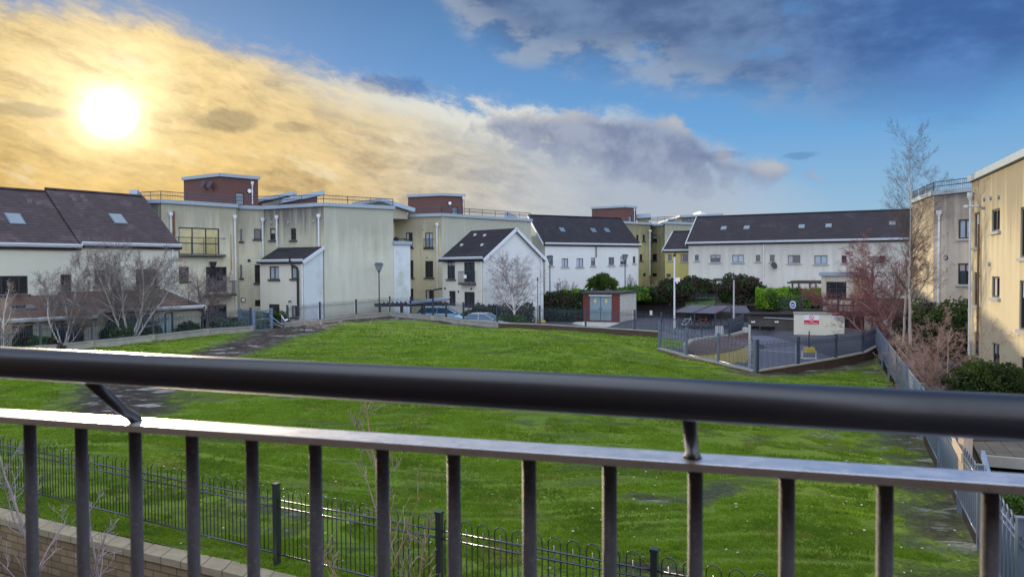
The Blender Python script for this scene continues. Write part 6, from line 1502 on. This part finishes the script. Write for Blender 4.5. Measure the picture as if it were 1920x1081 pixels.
# heap of cut branches and soil clods by the gateway
rnd = random.Random(8); mb = MB(); c = Vector(fp(590, 48, 1.0))
for _ in range(60):
    a = c+Vector((rnd.gauss(0, 1.1), rnd.gauss(0, .6), rnd.uniform(.0, .25))); d = Vector((rnd.uniform(-1, 1), rnd.uniform(-1, 1), rnd.uniform(-.1, .35))).normalized()*rnd.uniform(.3, .9); mb.tube([a, a+d*.5+Vector((0, 0, .05)), a+d], [.018, .014, .006], 4)
tag(mb.build('brushwood', M['twigpale']), 'heap of cut branches on the mud near the gateway', 'branches', kind='stuff')
def clods():
    rnd = random.Random(9); mb = MB(); M['clod'] = plain('soil_clods', (.085, .06, .045), .95, .5, 8)
    for _ in range(350):
        i = rnd.choice((0, 0, 1, 3)); pl, w, s = MUD[i if i != 3 else 3]; k = rnd.randrange(len(pl)-1); t = rnd.random()
        x = pl[k][0]+(pl[k+1][0]-pl[k][0])*t+rnd.gauss(0, w*.7); y = pl[k][1]+(pl[k+1][1]-pl[k][1])*t+rnd.gauss(0, w*.6)
        if not inside((x, y), lawn_poly): continue
        z = lawn_h(x, y); s = rnd.uniform(.02, .065); q = [Vector((rnd.gauss(0, 1), rnd.gauss(0, 1), 0)).normalized()*s for _ in range(1)]
        b = [Vector((x+s*math.cos(a), y+s*math.sin(a), z-.03)) for a in (0, 1.5, 3.1, 4.6)]; tp = [Vector((x+s*.5*math.cos(a+.3), y+s*.5*math.sin(a+.3), z+s*rnd.uniform(.4, .9))) for a in (0, 1.5, 3.1, 4.6)]
        mb.box8(b, tp)
    tag(mb.build('clods', M['clod']), 'dark clods of churned soil along the mud tracks', 'soil clods', kind='stuff')
clods()

# beige stair building on the podium
sb = XY(1540, 60.6); sc_ = XY(1600, 58.3); se = XY(1627, 63)
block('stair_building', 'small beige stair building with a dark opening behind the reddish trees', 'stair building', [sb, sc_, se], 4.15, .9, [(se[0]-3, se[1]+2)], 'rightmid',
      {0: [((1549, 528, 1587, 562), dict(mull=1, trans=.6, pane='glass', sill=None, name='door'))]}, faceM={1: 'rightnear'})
# timber rails before it
mb = MB(); root = thing('timber_fence', 'dark timber post-and-rail fence above the signed beige wall', 'fence', (*XY(1560, 58.5), .9))
rp = [XY(1503, 60.5), XY(1541, 59.0), XY(1572, 57.8), XY(1600, 57), XY(1655, 55.5)]
for p in rp: mb = MB(); mb.box(p[0]-.07, p[0]+.07, p[1]-.07, p[1]+.07, .8, 2.3); mb.build('post', M['wooddark'], root)
mb = MB()
for a, b in zip(rp, rp[1:]):
    for zz in (1.25, 1.75, 2.22): mb.beam((a[0], a[1]-.09, zz), (b[0], b[1]-.09, zz), .05, .13)
mb.build('rails', M['wooddark'], root)
# garage front under the podium
gw = Fac(XY(1403, 59.8), XY(1492, 59.0)); root = thing('car_park_entrance', 'dark mottled concrete car park front with barred openings beside the ramp', 'car park front', (*XY(1403, 59.8), -.7))
mb = MB(); hs = [gw.rect((1409, 611, 1424, 624)), gw.rect((1426, 612, 1453, 625))]; wall_sheet(mb, gw, -.75, 1.0, hs, .3); mb.build('wall', M['concdark'], root)
for i, h in enumerate(hs):
    mb = MB(); k = h[0]+.06
    while k < h[2]: mb.tube([gw.P(k, h[1], -.15), gw.P(k, h[3], -.15)], .02, 4); k += .14
    mb.build('grille', M['frame'], root); mb = MB(); mb.face([gw.P(h[0], h[1], -.29), gw.P(h[2], h[1], -.29), gw.P(h[2], h[3], -.29), gw.P(h[0], h[3], -.29)]); mb.build('recess_shade', M['pipeblack'], root)  # black sheet stands in for the unlit space behind the grille
mb = MB(); mb.beam(gw.P(0, 1.06, .15), gw.P(gw.L, 1.06, .15), .5, .14); mb.build('coping', M['wooddark'], root)
mb = MB(); mb.tube([gw.P(1.2, .72, .1), gw.P(gw.L, .62, .1)], .035, 6); mb.build('pipe', M['pipewhite'], root)
for px in (1412, 1456): u, z = gw.uz(px, 603); mb = MB(); mb.box8([gw.P(u-.15, z-.06, 0), gw.P(u+.15, z-.06, 0), gw.P(u+.15, z-.06, .1), gw.P(u-.15, z-.06, .1)], [gw.P(u-.15, z+.06, 0), gw.P(u+.15, z+.06, 0), gw.P(u+.15, z+.06, .1), gw.P(u-.15, z+.06, .1)]); mb.build('light_fitting', M['signwhite'], root)
# garage opening right of the signed wall; black back sheet stands for unlit depth
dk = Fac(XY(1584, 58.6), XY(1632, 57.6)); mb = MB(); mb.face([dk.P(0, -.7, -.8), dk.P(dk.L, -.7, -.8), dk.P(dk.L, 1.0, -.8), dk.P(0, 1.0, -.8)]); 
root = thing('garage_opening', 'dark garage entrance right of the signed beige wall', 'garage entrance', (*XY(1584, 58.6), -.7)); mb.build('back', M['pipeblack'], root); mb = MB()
mb.beam(dk.P(0, .98, 0), dk.P(dk.L, .98, 0), .5, .3); mb.build('lintel', M['concdark'], root)
mb = MB(); k = .1
while k < dk.L: mb.tube([dk.P(k, -.7, -.3), dk.P(k, .85, -.3)], .03, 4); k += .22
mb.build('grille', M['wooddark'], root)
mb = MB(); a = XY(1625, 57.0); b = XY(1668, 53.0); mb.beam((a[0], a[1], .22), (b[0], b[1], .12), .3, 1.9); tag(mb.build('ramp_wall', M['whitecream']), 'pale rendered wall at the right end of the garage entrance, behind the twigs', 'wall')
# signed beige wall
sw = Fac(XY(1489, 55.5), XY(1584, 54.3)); root = thing('sign_wall', 'beige rendered block wall carrying two notices above the ramp', 'wall', (*XY(1489, 55.5), -.7))
P = sw.P; z0, z1 = -.42, 1.25
mb = MB(); mb.box8([P(0, z0, -1.2), P(sw.L, z0, -1.2), P(sw.L, z0, 0), P(0, z0, 0)], [P(0, z1, -1.2), P(sw.L, z1, -1.2), P(sw.L, z1, 0), P(0, z1, 0)]); mb.build('wall', M['signwall'], root)
mb = MB(); mb.box8([P(-.02, -.75, -1.22), P(sw.L+.02, -.75, -1.22), P(sw.L+.02, -.75, .03), P(-.02, -.75, .03)], [P(-.02, z0, -1.22), P(sw.L+.02, z0, -1.22), P(sw.L+.02, z0, .03), P(-.02, z0, .03)]); mb.build('base', M['concdark'], root)
mb = MB(); mb.box8([P(-.05, z1, -1.25), P(sw.L+.05, z1, -1.25), P(sw.L+.05, z1, .06), P(-.05, z1, .06)], [P(-.05, z1+.08, -1.25), P(sw.L+.05, z1+.08, -1.25), P(sw.L+.05, z1+.08, .06), P(-.05, z1+.08, .06)]); mb.build('coping', M['concrete'], root)
def plate(mbm, f, r, o, m, parent, name, th=.015):
    u0, z0, u1, z1 = r; mb = MB(); P = f.P
    mb.box8([P(u0, z0, o), P(u1, z0, o), P(u1, z0, o+th), P(u0, z0, o+th)], [P(u0, z1, o), P(u1, z1, o), P(u1, z1, o+th), P(u0, z1, o+th)]); return mb.build(name, M[m], parent) if parent is not None else mb.build(name, M[m])
def text(body, f, u, z, size, m, parent, o=.04, name='lettering'):
    cu = bpy.data.curves.new(name, 'FONT'); cu.body = body; cu.size = size; cu.align_x = 'CENTER'; cu.align_y = 'CENTER'; cu.extrude = .002; cu.materials.append(M[m])
    ob = bpy.data.objects.new(name, cu); col.objects.link(ob)
    dg = bpy.context.evaluated_depsgraph_get(); me_ = bpy.data.meshes.new_from_object(ob.evaluated_get(dg)); bpy.data.objects.remove(ob); me_.name = name; ob = bpy.data.objects.new(name, me_); col.objects.link(ob)
    d = f.d; nv = Vector((f.n.x, f.n.y, 0)); R = Matrix(((d.x, 0, nv.x), (d.y, 0, nv.y), (0, 1, 0))).to_4x4()
    ob.matrix_world = Matrix.Translation(f.P(u, z, o)) @ R
    if parent is not None:
        off = Vector((0, 0, 0)); q = parent
        while q is not None: off += q.location; q = q.parent
        ob.parent = parent; ob.matrix_parent_inverse = Matrix.Identity(4); ob.matrix_basis = Matrix.Translation(f.P(u, z, o)-off) @ R
    return ob
r = sw.rect((1508, 590, 1535.5, 607.5))
root = thing('notice_sign', 'red and white prohibition notice, larger of the two on the beige wall', 'sign', tuple(sw.P((r[0]+r[2])/2, r[1], .01)))
zm = r[1]+(r[3]-r[1])*.44
plate(None, sw, (r[0], zm, r[2], r[3]), .002, 'signwhite', root, 'upper_panel'); pl = plate(None, sw, (r[0], r[1], r[2], zm-.002), .002, 'signred', root, 'lower_panel')
uc = (r[0]+r[2])/2; zc = (zm+r[3])/2; mb = MB(); rr = (r[3]-zm)*.40; pts = [sw.P(uc+rr*math.cos(t*math.pi/12), zc+rr*math.sin(t*math.pi/12), .022) for t in range(25)]
mb.tube(pts, .018, 5); mb.tube([sw.P(uc-rr*.7, zc+rr*.7, .022), sw.P(uc+rr*.7, zc-rr*.7, .022)], .016, 5); mb.tube([sw.P(uc-.02, zc-.05, .02), sw.P(uc+.03, zc-.01, .02)], .035, 8); mb.build('prohibition_symbol', M['signred'], root)
text('NO', sw, uc, r[1]+(zm-r[1])*.70, .17, 'signwhite', root, .022); text('BALL GAMES', sw, uc, r[1]+(zm-r[1])*.25, .155, 'signwhite', root, .022)
r = sw.rect((1560, 589.5, 1579, 599)); root = thing('notice_sign', 'small white notice with a red header at the right end of the beige wall', 'sign', tuple(sw.P((r[0]+r[2])/2, r[1], .01)))
plate(None, sw, (r[0], r[1], r[2], r[3]-.1), .002, 'signwhite', root, 'panel'); plate(None, sw, (r[0], r[3]-.098, r[2], r[3]), .002, 'signred', root, 'header')
mb = MB()
for k in range(4): z = r[3]-.17-.055*k; mb.face([sw.P(r[0]+.08, z, .02), sw.P(r[2]-.08-.07*(k % 3), z, .02), sw.P(r[2]-.08-.07*(k % 3), z+.018, .02), sw.P(r[0]+.08, z+.018, .02)])
mb.build('text_lines', M['pipeblack'], root)
# round blue and white sign on podium fence
pf_ = Fac(XY(1425, 66.9), XY(1503, 62.8)); u, z = pf_.uz(1487.5, 571); nv = Vector((pf_.n.x, pf_.n.y, 0))
root = thing('round_sign', 'round white-rimmed blue sign hung on the raised garden fence', 'sign', tuple(pf_.P(u, z, .06)))
mb = MB(); mb.disc(pf_.P(u, z, .05), nv, .33, .02, 28); mb.build('rim', M['signwhite'], root); mb = MB(); mb.disc(pf_.P(u, z, .07), nv, .235, .012, 28); mb.build('disc', M['signblue'], root)
mb = MB(); mb.box8([pf_.P(u-.17, z-.035, .082), pf_.P(u+.17, z-.035, .082), pf_.P(u+.17, z-.035, .088), pf_.P(u-.17, z-.035, .088)], [pf_.P(u-.17, z+.045, .082), pf_.P(u+.17, z+.045, .082), pf_.P(u+.17, z+.045, .088), pf_.P(u-.17, z+.045, .088)]); mb.tube([pf_.P(u-.1, z-.09, .085), pf_.P(u+.08, z-.11, .085)], .02, 6); mb.build('symbol', M['signwhite'], root)
# small pink-white notice on the parking fence
bf = Fac(BR[-2][:2], BR[-1][:2]); r = bf.rect((1219, 582, 1223.5, 590.5)); o = plate(None, bf, r, .03, 'signpink', None, 'notice_sign'); tag(o, 'tiny faded pink notice tied to the fence right of the kiosk', 'sign')
# yellow bollard base with post, on pale slab
p = atZ(1517, 672, -.66); root = thing('road_sign_base', 'yellow weighted base with a thin post on the ramp road', 'sign base', (p.x, p.y, -.66))
mb = MB(); s = .42; mb.box(p.x-s, p.x+s, p.y-.3, p.y+.3, -.655, -.62); mb.tube([p+Vector((-.4, 0, .0)), p+Vector((-.4, 0, .45))], .04, 6); mb.tube([p+Vector((.4, 0, .0)), p+Vector((.4, 0, .45))], .04, 6); mb.build('stand', M['signwhite'], root)
mb = MB(); mb.box8([(p.x-.33, p.y-.2, -.30), (p.x+.33, p.y-.2, -.30), (p.x+.33, p.y+.2, -.30), (p.x-.33, p.y+.2, -.30)], [(p.x-.28, p.y-.16, .0), (p.x+.28, p.y-.16, .0), (p.x+.28, p.y+.16, .0), (p.x-.28, p.y+.16, .0)]); mb.build('base', M['yellowpaint'], root, bevel=.03)
mb = MB(); mb.tube([(p.x, p.y, 0), (p.x, p.y, .95)], .035, 8); mb.build('post', M['pipeblack'], root)
# yellow wheel stops by the parking fence
for px, lab in ((1008, 'yellow wheel stop by the parking fence, left of the pair'), (1018.5, 'yellow wheel stop by the parking fence, right of the pair')):
    p = atZ(px, 604, -.1); mb = MB(); mb.box8([(p.x-.22, p.y-.1, -.14), (p.x+.22, p.y-.1, -.14), (p.x+.22, p.y+.1, -.14), (p.x-.22, p.y+.1, -.14)], [(p.x-.18, p.y-.06, .1), (p.x+.18, p.y-.06, .1), (p.x+.18, p.y+.06, .1), (p.x-.18, p.y+.06, .1)])
    tag(mb.build('wheel_stop', M['yellowpaint'], bevel=.02), lab, 'wheel stop')

# brown planter with curved yellow wall beside the ramp
arc = [fp(1302, 36.9, 0)[:2], fp(1325, 37.2, 0)[:2], fp(1350, 37.8, 0)[:2], fp(1375, 38.9, 0)[:2], fp(1395, 40.6, 0)[:2], fp(1406, 42.8, 0)[:2], fp(1409, 45.5, 0)[:2]]
backp = [fp(1402, 46.5, 0)[:2], fp(1375, 44, 0)[:2], fp(1335, 42.5, 0)[:2], fp(1296, 40.5, 0)[:2], fp(1284, 37.6, 0)[:2]]
root = thing('planter', 'brown ribbed planter on a curved yellow wall beside the ramp', 'planter', (*arc[2], -.6)); mb = MB()
for a, b in zip(arc, arc[1:]): mb.face([v3(a, -2.4), v3(b, -2.4), v3(b, .40), v3(a, .40)])
mb.build('curved_wall', M['yellowwall'], root)
mb = MB(); 
for i in range(9):                                # stepped brick courses
    t0, t1 = i/9, (i+.86)/9
    L_ = [Vector(p) for p in arc]; 
    for k in range(len(arc)-1):
        def bp(s): 
            s *= len(backp)-1; j = min(int(s), len(backp)-2); return Vector(backp[::-1][j]).lerp(Vector(backp[::-1][j+1]), s-j)
        s0 = k/(len(arc)-1); s1 = (k+1)/(len(arc)-1); A1_, A2_ = L_[k].lerp(bp(s0), t0), L_[k+1].lerp(bp(s1), t0); C1, C2 = L_[k].lerp(bp(s0), t1), L_[k+1].lerp(bp(s1), t1); z = .42+.035*i
        mb.box8([v3(A1_, .3), v3(A2_, .3), v3(C2, .3), v3(C1, .3)], [v3(A1_, z), v3(A2_, z), v3(C2, z), v3(C1, z)])
mb.build('brick_courses', M['courses'], root)
mb = MB()
for a, b in zip(backp[::-1], backp[::-1][1:]): mb.beam((a[0], a[1], .42), (b[0], b[1], .42), .25, .75)
mb.build('rear_kerb', M['concrete'], root)
# white end posts of the ramp wall
for px, Y, lab in ((1405.5, 33.4, 'tall white post at the end of the curved ramp wall'), ):
    x, y = XY(px, Y); mb = MB(); mb.box(x-.04, x+.04, y-.04, y+.04, -.6, 2.1); mb.box(x-.16, x+.0, y+.07, y+.5, 1.75, 1.95); tag(mb.build('ramp_post', M['palepost']), lab, 'post')
mb = MB()
for a, b in zip([XY(1406, 36.5), XY(1402, 41), XY(1396, 46)], [XY(1402, 41), XY(1396, 46), XY(1398, 52)]): mb.beam((a[0], a[1], .75), (b[0], b[1], .75), .28, .22)
# shelter with corrugated roof
def shelter():
    a = XY(1262, 61); b = XY(1342, 58.5); d = (Vector(b)-Vector(a)).normalized(); n = Vector((-d.y, d.x))*3.0; zb = -.15
    root = thing('cycle_shelter', 'low shelter with dark ribbed sloping roof left of the garage front', 'shelter', (a[0], a[1], zb)); mb = MB()
    L = (Vector(b)-Vector(a)).length; k = 0; step = .22
    A_ = Vector(a)
    while k < L-.1:
        p = A_+d*k; q = p+d*step*.5; r = p+d*step
        for (s, t, h0, h1) in ((p, q, 0, .05), (q, r, .05, 0)):
            mb.face([v3(s, 1.08+h0), v3(t, 1.08+h1), v3(t+n, 1.55+h1), v3(s+n, 1.55+h0)])
        k += step
    mb.build('roof', M['ribbed'], root)
    for s in (0.02, .5, .98):
        p = A_+d*L*s; mb = MB(); mb.beam(v3(p-d*0, 1.14), v3(p+n, 1.64), .07, .07); mb.build('rafter', M['wood'], root)
        for w in (.03, .97): q_ = p+n*w; mb = MB(); mb.box(q_.x-.05, q_.x+.05, q_.y-.05, q_.y+.05, zb, 1.02+.45*w); mb.build('post', M['metal'], root)
shelter()
a = XY(1352, 61); d_s = Vector((.9, -.42)); 
mb = MB(); root = thing('cycle_shelter', 'dark ribbed shelter roof tucked against the garage front', 'shelter', (a[0], a[1], -.15))
for k in range(14):
    p = Vector(a)+d_s*(k*.17); q = p+d_s*.085; r = p+d_s*.17; n = Vector((.3, 2.2))
    for (s, t, h0, h1) in ((p, q, 0, .05), (q, r, .05, 0)): mb.face([v3(s, 1.0+h0), v3(t, 1.0+h1), v3(t+n, 1.5+h1), v3(s+n, 1.5+h0)])
mb.build('roof', M['ribbed'], root)
for s in (0, 1.15, 2.35): p = Vector(a)+d_s*s; mb = MB(); mb.box(p.x-.05, p.x+.05, p.y-.05, p.y+.05, -.3, 1.0); mb.build('post', M['metal'], root)
# bicycles / motorbike under the shelter
def bicycle(label, px, Y, z, ang, m):
    x, y = XY(px, Y); root = thing('bicycle', label, 'bicycle', (x, y, z)); ca, sa = math.cos(ang), math.sin(ang); T = lambda u, h, w=0: Vector((x+ca*u-sa*w, y+sa*u+ca*w, z+h))
    for u in (-.52, .52):
        mb = MB(); mb.tube([T(u+.33*math.cos(t*math.pi/10), .34+.33*math.sin(t*math.pi/10)) for t in range(21)], .02, 5, False)
        for t in range(6): mb.tube([T(u-.33*math.cos(t*math.pi/6), .34-.33*math.sin(t*math.pi/6)), T(u+.33*math.cos(t*math.pi/6), .34+.33*math.sin(t*math.pi/6))], .004, 3)
        mb.build('wheel', M['tyre'], root)
    mb = MB()
    for p, q in (((-.52, .34), (-.1, .30)), ((-.1, .30), (.40, .78)), ((-.52, .34), (-.22, .80)), ((-.1, .30), (-.24, .88)), ((-.22, .80), (.40, .80)), ((.52, .34), (.38, .95))): mb.tube([T(*p), T(*q)], .02, 6)
    mb.build('frame', M[m], root); mb = MB(); mb.beam(T(-.36, .92), T(-.12, .92), .12, .06); mb.build('saddle', M['tyre'], root); mb = MB(); mb.tube([T(.36, .97, -.28), T(.40, 1.0, 0), T(.36, .97, .28)], .018, 6); mb.build('handlebar', M['pipeblack'], root)
M['bikered'] = plain('red_bike_paint', (.30, .05, .04), .4); M['bikesilver'] = plain('silver_bike_paint', (.5, .55, .6), .4)
bicycle('silver bicycle parked under the ribbed shelter, nearer the tall lamp post', 1288, 59.4, -.15, .5, 'bikesilver'); bicycle('dark red bicycle parked under the ribbed shelter, toward the garage', 1316, 58.8, -.15, .3, 'bikered')
root = thing('cycle_rack', 'row of pale hoops standing beside the ramp fence', 'cycle rack', (*XY(1349, 50), -.2))
for k in range(4): x, y = XY(1344+4*k, 50); mb = MB(); mb.tube([(x, y, -.2), (x, y, .75), (x+.02, y+.4, .75), (x+.02, y+.4, -.2)], .028, 6); mb.build('hoop', M['signwhite'], root)
# boards nailed on the right-hand fence and the bird-box like pale block
a = Vector((*XY(1800, 12.9), 1.30)); b = Vector((*XY(1806, 12.2), 1.12))
mb = MB(); p = atY(1787, 826, 13.6); r_ = atY(1804, 858, 12.2); mb.beam(p, r_, .03, .16); tag(mb.build('plank', M['palewood']), 'pale plank fixed along the right fence near the patio', 'plank')
mb = MB(); p = atY(1808, 822, 13.0); mb.box8([(p.x-.06, p.y-.08, .9), (p.x+.08, p.y-.08, .9), (p.x+.08, p.y+.06, .9), (p.x-.06, p.y+.06, .9)], [(p.x-.07, p.y-.09, 1.72), (p.x+.1, p.y-.09, 1.72), (p.x+.1, p.y+.07, 1.72), (p.x-.07, p.y+.07, 1.72)]); tag(mb.build('timber_post', M['palewood']), 'short pale timber post leaning by the right fence', 'post')
mb = MB(); p = atY(1843, 850, 12.0); q_ = atY(1855, 895, 11.2); mb.beam(p, q_, .05, .12); tag(mb.build('metal_bar', M['metalblue']), 'slanting dark metal bar beside the patio edge', 'metal bar')

# ---- repeats share a group
GR = {'hooped_fence': 'bow-top fences round the lawn and parking', 'plinth_wall': 'low walls under the fences', 'apartment_block': 'flat-roofed apartment blocks', 'stair_tower': 'red-brown rooftop stair towers',
      'penthouse': 'rooftop penthouses', 'terraced_house': 'terraced houses at left', 'lean_to_garage': 'lean-to garages at left', 'terraced_row': 'long white rows', 'birch_tree': 'bare birches', 'bare_tree': 'bare trees',
      'young_birch': 'young birches near the balcony', 'bare_shrub': 'bare shrubs of the raised garden', 'hedge': 'hedges', 'bush': 'bushes', 'street_lantern': 'street lanterns', 'lamp_post': 'pale lamp posts', 'parked_car': 'cars parked behind the fence',
      'wheelie_bin': 'wheelie bins', 'wheel_stop': 'yellow wheel stops', 'bicycle': 'bicycles under the shelter', 'pergola': 'timber pergolas', 'notice_sign': 'notices', 'cycle_shelter': 'ribbed shelters', 'stone_wall': 'stone garden walls', 'party_wall': 'roof-edge walls'}
for o in bpy.data.objects:
    k = o.name.split('.')[0]
    if o.parent is None and k in GR and 'label' in o: o['group'] = GR[k]
